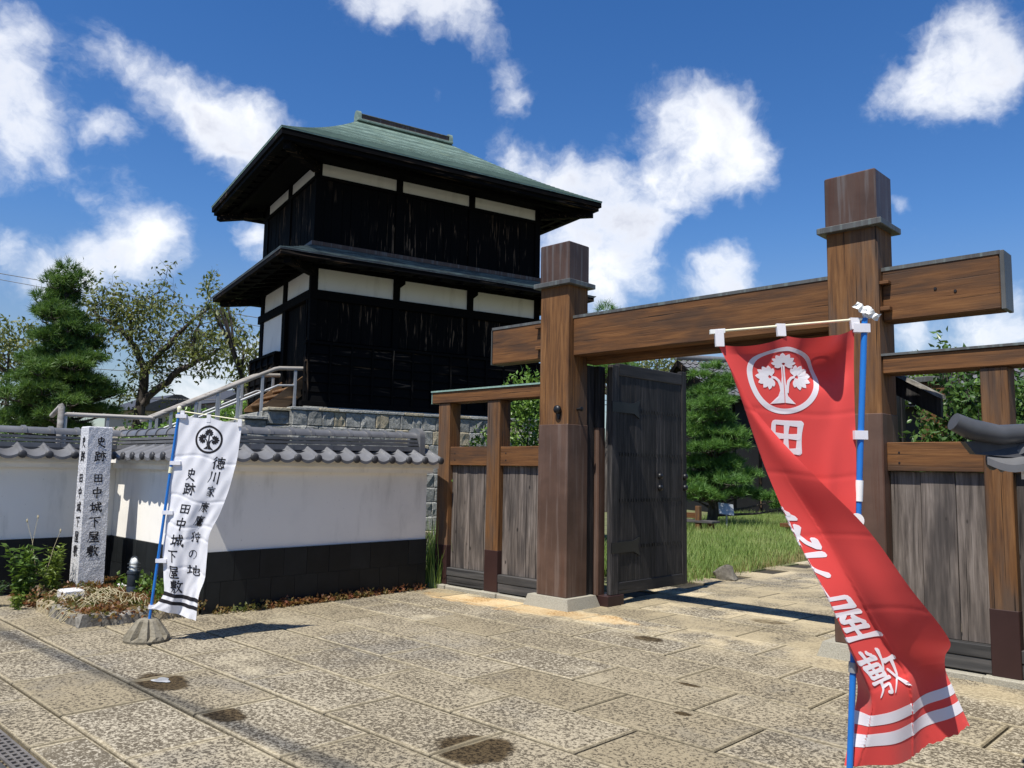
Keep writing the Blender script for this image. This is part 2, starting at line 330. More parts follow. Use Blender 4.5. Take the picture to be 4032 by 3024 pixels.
M['kerb'] = stone('weathered_kerb_stone', (.07,.065,.055), (.19,.175,.15), (.36,.34,.30), 6)
def granite(name, base, amp, sc, bstr):
    m, nt, out = newmat(name); v = coords(nt)
    n = noise(nt, v, sc, 3, .7); n2 = noise(nt, v, sc*2.3, 2, .6); big = noise(nt, v, 2.0, 3)
    f = math_(nt, 'ADD', math_(nt, 'MULTIPLY', math_(nt, 'SUBTRACT', n2, .5), amp), 1.0)
    f = math_(nt, 'MULTIPLY', f, math_(nt, 'ADD', math_(nt, 'MULTIPLY', big, .3), .85))
    col = mix(nt, 1.0, c4(base), N(nt, 'ShaderNodeCombineColor', {0: f, 1: f, 2: f}).outputs[0], 'MULTIPLY')
    finish(nt, out, col, .8, math_(nt, 'ADD', n, math_(nt, 'MULTIPLY', n2, .4)), bstr, .014, spec=.25); return m
M['granite'] = granite('bush_hammered_granite', (.58,.58,.595), 1.7, 38, 1.0)
M['granite_base'] = granite('granite_base_stone', (.33,.31,.25), 1.5, 70, .5)
M['concrete'] = stone('weathered_concrete', (.08,.075,.06), (.16,.15,.125), (.25,.235,.20), 7, .35)
M['iron'] = flat('black_iron', (.012,.013,.015), .42, 20, .3, .3, .5)
M['grate'] = flat('worn_drain_steel', (.20,.18,.155), .5, 9, .5, .4, .4)
M['hip'] = flat('dark_hip_tile', (.060,.062,.066), .45, 8, .35, 0, .4)
M['steel'] = flat('galvanised_steel', (.33,.34,.35), .45, 9, .25, .45, .5)
M['log'] = wood('silvered_handrail_log', 'x', (.16,.145,.125), (.33,.305,.275), (.50,.47,.43), None, 0, .6)
M['stair'] = wood('brown_stair_timber', 'x', (.13,.065,.028), (.24,.135,.06), (.34,.21,.11), (.10,.07,.045), .5, .6)
M['lamp_body'] = flat('dark_blue_grey_metal', (.035,.045,.06), .42, 10, .2, .2, .5)
M['globe'] = flat('milky_lamp_globe', (.78,.80,.78), .25, spec=.5)
M['blue'] = flat('blue_pole_plastic', (.015,.16,.52), .32, 12, .08, 0, .5)
M['whiteplastic'] = flat('white_plastic', (.80,.80,.76), .4, 20, .1)
M['creamplastic'] = flat('cream_plastic_rod', (.80,.76,.52), .4)
M['ink'] = flat('black_ink', (.012,.011,.014), .75)
M['bedding'] = flat('dark_bedding_joint', (.040,.034,.024), .95, 12, .5)
M['soil'] = flat('bed_soil', (.10,.075,.05), .95, 18, .6, bump=.6)
M['asphalt'] = flat('grey_asphalt', (.055,.056,.058), .9, 70, .5, bump=.4)
M['earth'] = flat('dry_earth', (.15,.125,.085), .95, 6, .5, bump=.4)
M['lawnbase'] = flat('lawn_soil', (.12,.125,.055), .95, 3, .6, bump=.4)
M['bark'] = wood('dark_bark', 'z', (.022,.018,.015), (.07,.058,.05), (.15,.135,.12), None, 0, .7, .9)
M['bark_pale'] = wood('grey_bark', 'z', (.035,.03,.026), (.075,.067,.058), (.14,.13,.115), None, 0, .6, .9)
M['housewall'] = flat('dark_board_house', (.012,.012,.013), .7, 3, .4)
M['farwall'] = flat('beige_far_wall', (.38,.33,.28), .8, 2, .15)
M['wire'] = flat('cable_black', (.03,.03,.033), .5)
M['rubber'] = flat('pale_shelf_board', (.30,.32,.31), .4, 8, .3)
def cloth(name, col, trans):
    m, nt, out = newmat(name); v = coords(nt, 'UV', False) if False else coords(nt, rnd=False)
    n = noise(nt, v, 260, 2, .5)
    d = N(nt, 'ShaderNodeBsdfPrincipled', {'Base Color': c4(col), 'Roughness': .55, 'Specular IOR Level': .25, 'Sheen Weight': .15})
    t = N(nt, 'ShaderNodeBsdfTranslucent', {0: c4(tuple(min(1, x*1.05) for x in col))})
    nt.links.new(N(nt, 'ShaderNodeBump', {'Height': n, 'Strength': .05, 'Distance': .002}).outputs[0], d.inputs['Normal'])
    nt.links.new(N(nt, 'ShaderNodeMixShader', {0: trans, 1: d.outputs[0], 2: t.outputs[0]}).outputs[0], out.inputs[0]); return m
M['red'] = cloth('red_banner_cloth', (.72,.068,.060), .18)
M['white'] = cloth('white_banner_cloth', (.82,.82,.85), .22)
M['redprint'] = cloth('white_print', (.82,.80,.82), .2)
def leaf(name, cols, trans=.35, sc=9.0, rough=.45):
    m, nt, out = newmat(name); p = wpos(nt)
    n = noise(nt, p, sc, 2, .6); n2 = noise(nt, p, sc*.12, 3, .5)
    f = math_(nt, 'ADD', math_(nt, 'MULTIPLY', n, .65), math_(nt, 'MULTIPLY', n2, .35))
    k = len(cols); col = ramp(nt, f, [(.30+.42*i/(k-1), c) for i, c in enumerate(cols)])
    d = N(nt, 'ShaderNodeBsdfPrincipled', {'Base Color': col, 'Roughness': rough, 'Specular IOR Level': .35})
    t = N(nt, 'ShaderNodeBsdfTranslucent', {0: mix(nt, 1.0, col, (1.0, 1.0, .55, 1), 'MULTIPLY')})
    nt.links.new(N(nt, 'ShaderNodeMixShader', {0: trans, 1: d.outputs[0], 2: t.outputs[0]}).outputs[0], out.inputs[0]); return m
M['pine'] = leaf('pine_needles', [(.040,.085,.022), (.075,.15,.036), (.125,.22,.055), (.19,.28,.08)], .35, 5, .5)
M['pine_g'] = leaf('garden_pine_needles', [(.045,.11,.028), (.085,.19,.042), (.15,.28,.065), (.22,.36,.10)], .35, 5, .5)
M['cherry'] = leaf('autumn_cherry_leaves', [(.06,.085,.03), (.12,.155,.05), (.17,.20,.07), (.20,.20,.07), (.30,.20,.06)], .45, 11)
M['shrub'] = leaf('glossy_shrub_leaves', [(.06,.13,.022), (.12,.23,.04), (.20,.33,.07), (.30,.42,.13)], .35, 9, .35)
M['camellia'] = leaf('dark_glossy_leaves', [(.03,.07,.018), (.06,.125,.03), (.11,.19,.05), (.17,.26,.08)], .3, 9, .32)
M['lime'] = leaf('lime_leaves', [(.10,.15,.025), (.17,.24,.045), (.26,.33,.08)], .4, 14)
M['herb'] = leaf('mid_green_leaves', [(.06,.12,.022), (.11,.19,.035), (.18,.27,.06)], .4, 14)
M['herb_dark'] = leaf('dark_herb_leaves', [(.03,.065,.025), (.055,.10,.04), (.08,.14,.05)], .3, 14)
M['redcover'] = leaf('reddish_ground_cover', [(.07,.10,.025), (.15,.16,.05), (.22,.12,.05), (.27,.10,.055), (.16,.14,.06)], .4, 6)
M['drystalk'] = flat('dry_stalks', (.46,.40,.25), .8)
M['grass'] = leaf('lawn_grass', [(.10,.19,.040), (.18,.28,.065), (.28,.36,.11), (.42,.42,.19)], .45, 1.2, .6)
M['drygrass'] = leaf('dry_grass', [(.20,.19,.07), (.30,.26,.11), (.38,.32,.16)], .4, 2.5, .7)
# ------------------------------------------------------------------ ground
def slabmat():
    m, nt, out = newmat('exposed_aggregate_slab'); p = wpos(nt); r = rnd_(nt)
    sx = N(nt, 'ShaderNodeSeparateXYZ', {0: p})
    n1 = noise(nt, p, 36, 3, .6, .4); n2 = noise(nt, p, 90, 2, .6)
    sp = math_(nt, 'ADD', math_(nt, 'MULTIPLY', n1, .62), math_(nt, 'MULTIPLY', n2, .38))
    big = noise(nt, p, 1.1, 5, .62); mid = noise(nt, p, 3.7, 4, .6)
    th = math_(nt, 'ADD', math_(nt, 'MULTIPLY', big, .16), math_(nt, 'MULTIPLY', mid, .11))
    th = math_(nt, 'ADD', th, math_(nt, 'MULTIPLY', r, .07))
    k = mapr(nt, math_(nt, 'SUBTRACT', sp, th), .265, .40)
    pale = mix(nt, mapr(nt, r, 0, 1, smooth=False), (.40,.335,.22,1), (.375,.335,.255,1))
    dark = mix(nt, big, (.065,.053,.036,1), (.120,.100,.069,1))
    col = mix(nt, k, dark, pale)
    # algae-grey patches and bare cream patches (wear with a shape of its own)
    al = math_(nt, 'MULTIPLY', mapr(nt, noise(nt, p, .75, 5, .66), .50, .66), .5)
    col = mix(nt, al, col, mix(nt, k, (.060,.056,.050,1), (.23,.215,.185,1)))
    cr = math_(nt, 'MULTIPLY', mapr(nt, noise(nt, N(nt, 'ShaderNodeVectorMath', {0: p, 1: (7,3,0)}, operation='ADD').outputs[0], .9, 5, .62), .56, .72), .6)
    col = mix(nt, cr, col, (.47,.41,.285,1))
    def blob(x, y, rx, ry):
        dx = math_(nt, 'DIVIDE', math_(nt, 'SUBTRACT', sx.outputs[0], x), rx); dy = math_(nt, 'DIVIDE', math_(nt, 'SUBTRACT', sx.outputs[1], y), ry)
        d = math_(nt, 'SQRT', math_(nt, 'ADD', math_(nt, 'MULTIPLY', dx, dx), math_(nt, 'MULTIPLY', dy, dy)))
        return mapr(nt, math_(nt, 'ADD', d, math_(nt, 'MULTIPLY', math_(nt, 'SUBTRACT', mid, .5), 1.1)), 1.0, .72)
    wet = None
    for a in [(-5.97,2.58,.30,.20),(-4.94,2.54,.20,.13),(-3.42,3.24,.30,.25),(-4.53,6.49,.2,.12),(-3.36,5.35,.12,.05),(-4.2,8.2,.22,.14),(-3.9,9.9,.35,.18),(-3.0,4.7,.07,.04)]:
        b = blob(*a); wet = b if wet is None else math_(nt, 'MAXIMUM', wet, b)
    col = mix(nt, math_(nt, 'MULTIPLY', wet, .92), col, mix(nt, 1.0, col, (.17,.125,.065,1), 'MULTIPLY'))
    rust = math_(nt, 'MAXIMUM', blob(-6.5, 6.9, .85, .38), math_(nt, 'MAXIMUM', blob(-7.3, 6.75, .8, .26), blob(-5.6, 6.98, .62, .24)))
    rc = mix(nt, mapr(nt, n1, .4, .65), (.42,.23,.07,1), (.62,.41,.17,1))
    col = mix(nt, math_(nt, 'MULTIPLY', rust, .55), col, rc)
    col = mix(nt, math_(nt, 'MULTIPLY', mapr(nt, sx.outputs[1], 6.2, 7.0), math_(nt, 'MULTIPLY', mapr(nt, noise(nt, p, 1.7, 4, .6), .42, .6), .6)), col, (.52,.43,.27,1))
    oc = N(nt, 'ShaderNodeSeparateXYZ', {0: N(nt, 'ShaderNodeTexCoord').outputs['Object']})
    ex = math_(nt, 'SUBTRACT', 1.033/2, math_(nt, 'ABSOLUTE', oc.outputs[0])); ey = math_(nt, 'SUBTRACT', .606/2, math_(nt, 'ABSOLUTE', oc.outputs[1]))
    ed = math_(nt, 'ADD', math_(nt, 'MINIMUM', ex, ey), math_(nt, 'MULTIPLY', math_(nt, 'SUBTRACT', mid, .5), .05))
    col = mix(nt, math_(nt, 'MULTIPLY', mapr(nt, ed, .042, .020), .42), col, (.47,.40,.26,1))
    col = mix(nt, math_(nt, 'MULTIPLY', mapr(nt, math_(nt, 'MINIMUM', ex, ey), .020, .013), .55), col, (.06,.05,.035,1))
    rb = math_(nt, 'ADD', math_(nt, 'MULTIPLY', r, .50), .70)
    col = mix(nt, 1.0, col, N(nt, 'ShaderNodeCombineColor', {0: rb, 1: rb, 2: rb}).outputs[0], 'MULTIPLY')
    finish(nt, out, col, .88, sp, .6, .012, spec=.15); return m
M['slab'] = slabmat()
def sheet(name, x0, y0, x1, y1, z, mat, depth=.3):
    return single(name, MB().box(x0, y0, z-depth, x1, y1, z), mat, ((x0+x1)/2, (y0+y1)/2, z), kind='structure')
g = single('ground', MB().box(-700, -300, -1.2, 500, 900, -.12), M['earth'], (0,0,-.12), kind='structure')
sheet('road', -60, -40, 60, 1.335, -.014, M['asphalt'], .1)
pav = sheet('plaza_pavement', -14, 1.47, 6, 14.6, -.026, M['bedding'], .09)
OFF[pav.name] = pav.location.copy()
JX = -3.522; TW = 1.033; RY0 = 3.608; RH = .606
def slabmesh(w, h):
    mb = MB(); c = .011
    a = [(-w/2,-h/2),(w/2,-h/2),(w/2,h/2),(-w/2,h/2)]; b = [(-w/2+c,-h/2+c),(w/2-c,-h/2+c),(w/2-c,h/2-c),(-w/2+c,h/2-c)]
    mb.v = [(x,y,-.03) for x,y in a]+[(x,y,-.008) for x,y in a]+[(x,y,0) for x,y in b]
    for k in (0,4):
        for i in range(4): j=(i+1)%4; mb.f.append((k+i,k+j,k+4+j,k+4+i))
    mb.f.append((8,9,10,11)); return mb
sm = slabmesh(TW-.014, RH-.020).mesh('paving_slab'); sm.materials.append(M['slab'])
def inview(x, y, z=0, mg=1.06):
    d = Vector((x,y,z))-CAMP; w = d.dot(_f)
    if w < .6: return False
    return abs(d.dot(CR)/w) < .6277*mg and abs(d.dot(CU)/w) < .4707*mg
rest = MB(); nslab = 0
for r in range(-4, 19):
    y = RY0-.303+RH*r
    for k in range(-12, 9):
        x = JX+TW*(k+.5)+(TW/2 if r % 2 else 0)
        if x < -13.6 or x > 5.5 or y < 1.2: continue
        half = y < 1.6
        if x < -6.6 and y > 7.5: continue
        if x < -8.9 and 3.9 < y < 7.5: continue
        vis = any(inview(x+a*TW, y+b*RH) for a in (-.5,0,.5) for b in (-.5,0,.5))
        dz = random.uniform(-.0025, .0025)
        if vis and not (x > -2.4 and y > 7.6) and not (x > -.9 and y > 4):
            o = put('paving_slab', sm, None, pav, (x-pav.location.x, y-pav.location.y, .0265+dz)); nslab += 1
            if half: o.location.y += .148; o.scale.y = .49
            o.rotation_euler = (random.uniform(-.0025,.0025), random.uniform(-.002,.002), random.uniform(-.002,.002))
        else:
            w, h = TW/2-.006, RH/2-.006
            if half: continue
            rest.box(x-w, y-h, -.03, x+w, y+h, dz)
tag(part('paving_slab_outskirts', rest, M['slab'], pav), kind='stuff')
# lawn
sheet('lawn', -90, 7.62, -6.52, 90, -.006, M['lawnbase'], .1)
sheet('far_lawn', -6.5, 14.62, 60, 90, -.008, M['lawnbase'], .1)
def blades(name, n, sampler, hmin, hmax, w, mat, lean=.5, kind='stuff'):
    P = sampler(n); n = len(P)
    h = rng.uniform(hmin, hmax, n)*(.6+.8*rng.random(n)); a = rng.uniform(0, 2*PI, n); l = rng.uniform(.1, lean, n)*h
    wd = np.stack([np.cos(a), np.sin(a), np.zeros(n)], 1)*w*.5; ld = np.stack([np.cos(a+1.3)*l, np.sin(a+1.3)*l, h], 1)
    b0 = P-wd; b1 = P+wd; m0 = P+ld*np.array([.35,.35,.6])-wd*.7; m1 = P+ld*np.array([.35,.35,.6])+wd*.7; t = P+ld
    V = np.stack([b0,b1,m1,m0,t], 1).reshape(-1,3); i = np.arange(n)[:,None]*5
    T = np.concatenate([i+[0,1,2], i+[0,2,3], i+[3,2,4]], 0)
    me = mesh_np(name, V, T); o = put(name, me, mat); return tag(o, kind=kind)
def lawn_s(n):
    d = 9.8+ (rng.random(n)**1.6)*19; t = rng.uniform(-1, 1, n)
    y = d; x = -6.45-(rng.random(n)**1.0)*(d*.16+2.0)-np.clip(d-12, 0, 99)*.20
    x += rng.normal(0, .12, n)
    z = np.zeros(n); k = (x < -6.35); return np.stack([x, y, z], 1)[k]
blades('lawn_grass', 42000, lawn_s, .08, .20, .010, M['grass'], .9)
def dry_s(n):
    y = rng.uniform(10.2, 17, n); x = -6.5-np.abs(rng.normal(0, .5, n))-np.clip(y-12,0,9)*.05; return np.stack([x, y, np.zeros(n)], 1)
blades('dry_path_grass', 5000, dry_s, .04, .12, .008, M['drygrass'], .9)
def gap_s(n): return np.stack([rng.uniform(-9.4,-8.2,n), rng.uniform(7.0,8.6,n), np.zeros(n)], 1)
blades('wall_end_grass', 1600, gap_s, .25, .75, .012, M['grass'], .5)

# ------------------------------------------------------------------ left and right boundary walls
def arc(n, a0, a1): return [a0+(a1-a0)*i/n for i in range(n+1)]
def tilemesh(w, d, drop):     # one eave pantile, u across, depth from front (y=-d) to back (y=0); local z at back = 0, front = -drop
    mb = MB(); prof = []
    for i in range(9):
        t = i/8; prof.append((-w/2+t*w*.74, -.034*math.sin(PI*t)+.004))
    for i in range(1, 8):
        t = i/8; prof.append((-w/2+w*.74+t*w*.26, .004+.036*math.sin(PI*t)))
    prof.append((w/2+.008, -.006))
    n = len(prof)
    top0 = [(x, -d, z-drop) for x, z in prof]; top1 = [(x, 0, z) for x, z in prof]
    bot0 = [(x, -d, z-drop-.032) for x, z in prof]; bot1 = [(x, 0, z-.02) for x, z in prof]
    mb.v = top0+top1+bot0+bot1
    for i in range(n-1):
        mb.f.append((i, i+1, n+i+1, n+i)); mb.f.append((2*n+i+1, 2*n+i, 3*n+i, 3*n+i+1)); mb.f.append((i+1, i, 2*n+i, 2*n+i+1))
    mb.f.append((0, n, 3*n, 2*n)); mb.f.append((n-1, 2*n+n-1, 3*n+n-1, n+n-1))
    return mb
def rollend(w, d, drop):
    mb = MB(); x = -w/2+w*.87
    mb.lathe([(.012,-.022),(.036,-.02),(.047,-.010),(.047,.004),(.040,.016)], (x, -d-.004, -drop-.006), 12, (0,1,0)); return mb
def wall(name, label, sx, mir, yo=0.0):
    """three straight runs of the tile-topped plaster wall; mir=+1 left of the gate, -1 its mirror to the right"""
    cx = -4.528
    def X(x): return x if mir > 0 else 2*cx-x+sx
    t = thing(name, label, 'wall', (X(-8.44), 4.11+yo, 0))
    runs = [((-8.33,6.95),(-8.33,4.0),(1,0)), ((-8.33,4.0),(-11.0,4.0),(0,-1)), ((-11.0,4.0),(-11.0,-1.6),(1,0))]
    if mir < 0: runs = runs[:2]
    def pr(x, y, z): return (X(x), y+yo, z)
    def quadbox(mb, x0, y0, z0, x1, y1, z1):
        a, b = X(x0), X(x1); mb.box(min(a,b), y0+yo, z0, max(a,b), y1+yo, z1)
    th = .22
    # plaster body: L-shaped plan pieces, butted
    def lplan(mb, o, z0, z1):   # offset o outward from the visible faces, also beyond the free end
        quadbox(mb, -8.55-o, 3.999-o+.0, z0, -8.33+o, 6.95+o*.6, z1)
        quadbox(mb, -11.22-o, 4.0-o, z0, -8.552-o, 4.22+o, z1)
        if mir > 0: quadbox(mb, -11.22-o, -1.6, z0, -11.0+o, 3.998-o, z1)
    mb = MB(); lplan(mb, 0, .0, 1.478); part('plaster_body', mb, M['plaster'], t)
    mb = MB(); lplan(mb, .075, 1.478, 1.545); part('lower_cornice', mb, M['plaster'], t)
    mb = MB(); lplan(mb, .135, 1.545, 1.628); part('upper_cornice', mb, M['plaster'], t)
    mb = MB(); lplan(mb, .05, 1.63, 1.72); part('roof_bed', mb, M['tile_dark'], t)
    # plinth tiles
    def run_frame(a, b, nrm):
        a = Vector((*a,0)); b = Vector((*b,0)); d = (b-a); L = d.length; d.normalize(); return a, d, Vector((*nrm,0)), L
    for ri, (a, b, nrm) in enumerate(runs):
        A, D, Nn, L = run_frame(a, b, nrm)
        n = max(1, round(L/.295)); w = L/n
        for row in range(2):
            z0, z1 = (.0, .318) if row == 0 else (.322, .63)
            k0 = 0; edges = [0]+[w*(i+(.5 if row == 0 else 1)) for i in range(n)]
            edges = [e for e in edges if e < L-.06]+[L]
            for i in range(len(edges)-1):
                s0, s1 = edges[i]+.002, edges[i+1]-.002
                if ri == 2 and s0 > 3.2: continue
                pd = .028+random.uniform(0,.003)
                e0 = A+D*s0; e1 = A+D*s1; mbx = MB(); o = Nn*pd
                if i == 0 and ri == 1: e0 = e0-D*.028          # wraps the outer corner
                q = [e0-Nn*.002+D*0, e0+o, e1+o, e1-Nn*.002]
                mbx.hexa([pr(p.x,p.y,z0) for p in q], [pr(p.x,p.y,z1) for p in q]); part('plinth_tile', mbx, M['plinth'], t)
        mb = MB(); q = [A-Nn*.004, A+Nn*.021, A+D*L+Nn*.021, A+D*L-Nn*.004]
        mb.hexa([pr(p.x,p.y,0) for p in q], [pr(p.x,p.y,.628) for p in q]); part('plinth_joint', mb, M['joint_pale'], t)
    # eave tiles
    TWD = .262; D0 = .25; DROP = .115
    base = {}
    for ri, (a, b, nrm) in enumerate(runs):
        A, D, Nn, L = run_frame(a, b, nrm); w = TWD if ri == 0 else .284
        for side in (1, -1):
            s = .1 if side > 0 else .1
            ext0 = -.05 if ri == 0 else (-.24 if side > 0 and ri == 1 else 0.0)
            ext1 = L+(.24 if ri == 0 and side > 0 else 0) - (.25 if ri == 1 and side > 0 and mir > 0 else 0)
            if side < 0: ext0, ext1 = (.0 if ri == 0 else .26), L
            if ri == 2: ext1 = 3.0; ext0 = .26 if side > 0 else 0
            s = ext0
            while s+w*.98 <= ext1+.03:
                sc = s+w/2; face = A+D*sc+Nn*(0 if side > 0 else -th); dirn = Nn*side
                up = .05           # upper end, distance out of the wall face
                over = 0
                if side > 0 and ri == 0 and sc > L-.02: over = sc-L+.08
                if side > 0 and ri == 1 and sc < .02: over = -sc+.08
                d_in = max(-.03, over-.02); dl = D0-d_in
                if dl < .05: s += w; continue
                zin = 1.752+(.012 if ri == 0 else 0)*((L-sc)/L) - (d_in+.03)/(D0+.03)*DROP
                mb = tilemesh(w, dl, DROP*dl/(D0+.03))
                me = mb.mesh('eave_tile'); setsmooth(me, 35)
                org = face+dirn*d_in
                org = Vector(pr(org.x, org.y, zin)); outw = Vector((dirn.x*mir if abs(dirn.x) > .5 else 0, dirn.y, 0))
                rz = math.atan2(outw.x, -outw.y)    # local -y looks outward
                o = put('eave_tile', me, M['tile'], t, org-OFF[t.name], (0,0,rz))
                rd = rollend(w, dl, DROP*dl/(D0+.03)).mesh('tile_roll_end'); setsmooth(rd, 50)
                put('tile_roll_end', rd, M['tile_dark'], o)
                s += w
    # ridge: three courses of flat tiles and a round cap with collars
    path = [(-8.44,6.80),(-8.44,4.11),(-11.11,4.11),(-11.11,-1.6)]
    if mir < 0: path = path[:3]
    zt = [.045, 0, 0, 0]
    for lay in range(3):
        hw = .128-.017*lay; z0 = 1.745+.043*lay; z1 = z0+.030
        if lay == 0: z0 -= .03
        for i in range(len(path)-1):
            (x0,y0),(x1,y1) = path[i], path[i+1]; L = math.hypot(x1-x0,y1-y0); d = Vector((x1-x0,y1-y0,0))/L; nn = Vector((-d.y,d.x,0))
            n = max(1, int(L/.53)); st = 0 if lay % 2 else .26
            cuts = sorted(set([0, L]+[st+.53*k for k in range(0, n+1) if .1 < st+.53*k < L-.1]))
            for a, b in zip(cuts[:-1], cuts[1:]):
                if i == 2 and a > 3.0: continue
                e0 = -hw if a == 0 and i > 0 else 0; e1 = -hw if False else (hw if (b == L and i < len(path)-2) else 0)
                a_, b_ = a-(0 if e0 == 0 else 0)+(hw+.001 if (a == 0 and i > 0) else 0), b+e1
                def zz(s): return (zt[i]+(zt[i+1]-zt[i])*min(1, s/L))
                pa = Vector((x0,y0,0))+d*(a_+.001); pb = Vector((x0,y0,0))+d*(b_-.001)
                j = random.uniform(-.002,.002)
                mb = MB(); q = [pa+nn*(hw+j), pb+nn*(hw+j), pb-nn*(hw+j), pa-nn*(hw+j)]; zs = [zz(a_),zz(b_),zz(b_),zz(a_)]
                mb.hexa([pr(p.x,p.y,z0+z) for p,z in zip(q,zs)], [pr(p.x,p.y,z1+z) for p,z in zip(q,zs)])
                part('ridge_tile', mb, M['tile'], t)
    for i in range(len(path)-1):
        (x0,y0),(x1,y1) = path[i], path[i+1]; L = math.hypot(x1-x0,y1-y0); d = Vector((x1-x0,y1-y0,0))/L
        st = .266 if i == 0 else .30; s = 0
        while s < L-.08:
            e = min(L, s+st)
            if i == 2 and s > 3.0: break
            z = 1.887+zt[i]+(zt[i+1]-zt[i])*(s+e)/2/L
            rr = .078; mb = MB(); nn = Vector((-d.y,d.x,0)); ring = []
            def hoop(sp, r, zo=0): return [tuple(Vector((x0,y0,0))+d*sp+nn*(r*math.cos(a))+Vector((0,0,z+zo+r*math.sin(a)))) for a in arc(10, 0, PI)]
            secs = [(s,rr),(e-.045,rr),(e-.045,rr+.016),(e-.001,rr+.016)]
            R = [[pr(*p) for p in hoop(sp, r)] for sp, r in secs]; k = 11
            mb.v = [p for r_ in R for p in r_]
            for q in range(3):
                for c in range(k-1): mb.f.append((q*k+c, q*k+c+1, q*k+k+c+1, q*k+k+c))
            mb.f.append(tuple(range(k))); mb.f.append(tuple(3*k+c for c in range(k-1,-1,-1)))
            for q in range(3): mb.f.append((q*k, q*k+k, q*k+k+k-1, q*k+k-1))
            part('ridge_cap_tile', mb, M['tile'], t, smooth=35); s += st
    # arched end tile over the free end
    mb = MB(); P = [(-.135,1.70)]+[(-.135+.0*0,1.93)]+[(.135*math.cos(a), 1.945+.125*math.sin(a)) for a in arc(10, PI, 0)]+[(.135,1.70)]
    mb.prism(P, lambda p: pr(-8.44+p[0], 6.80, p[1]), lambda p: pr(-8.44+p[0], 6.885, p[1])); part('ridge_end_tile', mb, M['tile'], t, smooth=30)
    mb = MB(); mb.lathe([(.07,0),(.075,.05),(.07,.13),(.03,.16)], pr(-8.44, 6.88, 1.755), 14, (0,1,-.12)); part('gable_roll_tile', mb, M['tile'], t, smooth=40)
    # upturned hip tile over the outer corner
    c0 = Vector((-8.36,4.03,1.80)); pts = [c0, Vector((-8.24,3.91,1.755)), Vector((-8.13,3.80,1.742)), Vector((-8.04,3.71,1.765)), Vector((-7.985,3.655,1.800))]
    mb = MB(); mb.tube([pr(*p) for p in pts], [.040,.043,.046,.049,.042], 12); part('corner_hip_tile', mb, M['hip'], t, smooth=50)
    mb = MB(); mb.hexa([pr(-8.36,4.03,1.62), pr(-8.02,3.75,1.655), pr(-8.05,3.72,1.655), pr(-8.39,4.0,1.62)], [pr(-8.33,4.06,1.74), pr(-7.99,3.72,1.71), pr(-8.02,3.69,1.71), pr(-8.36,4.03,1.74)]); part('corner_eave_tile', mb, M['tile_dark'], t)
    return t
wall('plaster_wall', 'long white plaster wall with grey tiled top and black plinth behind the stone monument', 0, 1)
wall('plaster_wall', 'end of a white plaster wall with upturned dark corner tile at the right edge', -.075, -1, .38)

# ------------------------------------------------------------------ gate
GX = (-6.046, -2.568); PW = .443; PD = .36; PY = 7.10
gate = thing('timber_gate', 'tall brown timber gate with copper-capped posts and one dark open door leaf', 'gate', (-4.53, 7.3, 0))
for gi, cx in enumerate(GX):
    x0, x1, y0, y1 = cx-PW, cx, PY, PY+PD
    mb = MB().cbox(x0, y0, .13, x1, y1, 3.74, .012); post = part('post', mb, M['gate_v'], gate)
    mb = MB(); e = .004; mb.cbox(x0-e, y0-e, .125, x1+e, y1+e, 2.08, .008); part('copper_wrap', mb, M['copper_wrap'], post)
    mb = MB(); e = .006; mb.cbox(x0-e, y0-e, 3.745, x1+e, y1+e, 4.22, .010); part('copper_cap', mb, M['copper'], post)
    mb = MB(); e = .062; mb.cbox(x0-e, y0-e, 3.70, x1+e, y1+e, 3.757, .006); part('cap_ledge', mb, M['copper_trim'], post)
    mb = MB(); e0, e1 = .14, .06
    def rect(e, z): return [(x0-e,y0-e*.6,z),(x1+e*.75,y0-e*.6,z),(x1+e*.75,y1+e,z),(x0-e,y1+e,z)]
    mb.hexa(rect(e0,-.02), rect(e1+.03,.126)); part('base_stone', mb, M['granite_base'], gate)
    if gi == 0:
        mb = MB(); mb.lathe([(.034,0),(.046,.012),(.05,.03),(.046,.05),(.026,.062),(.012,.066)], (x0+.315, y0-.002, 2.245), 14, (0,-1,0)); part('iron_knob', mb, M['iron'], post, smooth=50)
        mb = MB(); mb.hexa([(x0+.303,y0-.016,2.13),(x0+.327,y0-.016,2.13),(x0+.327,y0+.001,2.13),(x0+.303,y0+.001,2.13)],[(x0+.285,y0-.02,2.215),(x0+.345,y0-.02,2.215),(x0+.345,y0+.001,2.215),(x0+.285,y0+.001,2.215)]); part('knob_plate', mb, M['iron'], post)
        mb = MB(); mb.tube([(cx-.01, y0+.17, 2.255),(cx+.055, y0+.17, 2.255)], .016, 8); mb.lathe([(.01,0),(.028,.006),(.028,.02),(.012,.028)], (cx+.05, y0+.17, 2.255), 10, (1,0,0)); part('iron_bolt', mb, M['iron'], post, smooth=40)
BZ0, BZ1, BY0, BY1 = 2.872, 3.322, 7.186, 7.40
def beam(x0, x1, nm):
    mb = MB(); mb.cbox(x0, BY0, BZ0, x1, BY1, BZ1, .010); b = part(nm, mb, M['gate_h'], gate)
    mb = MB(); mb.box(x0-.004, BY0-.006, BZ1+.001, x1+.004, BY1+.006, BZ1+.02); mb.box(x0-.004, BY0-.007, BZ1-.012, x1+.004, BY0-.001, BZ1+.001); part('copper_flashing', mb, M['copper_trim'], b); return b
beam(GX[0]+.001, GX[1]-PW-.001, 'crossbeam')
b = beam(-7.39, GX[0]-PW-.001, 'beam_arm'); mb = MB().box(-7.404, BY0-.006, BZ0-.006, -7.3945, BY1+.006, BZ1-.013); part('copper_end_plate', mb, M['copper_trim'], b)
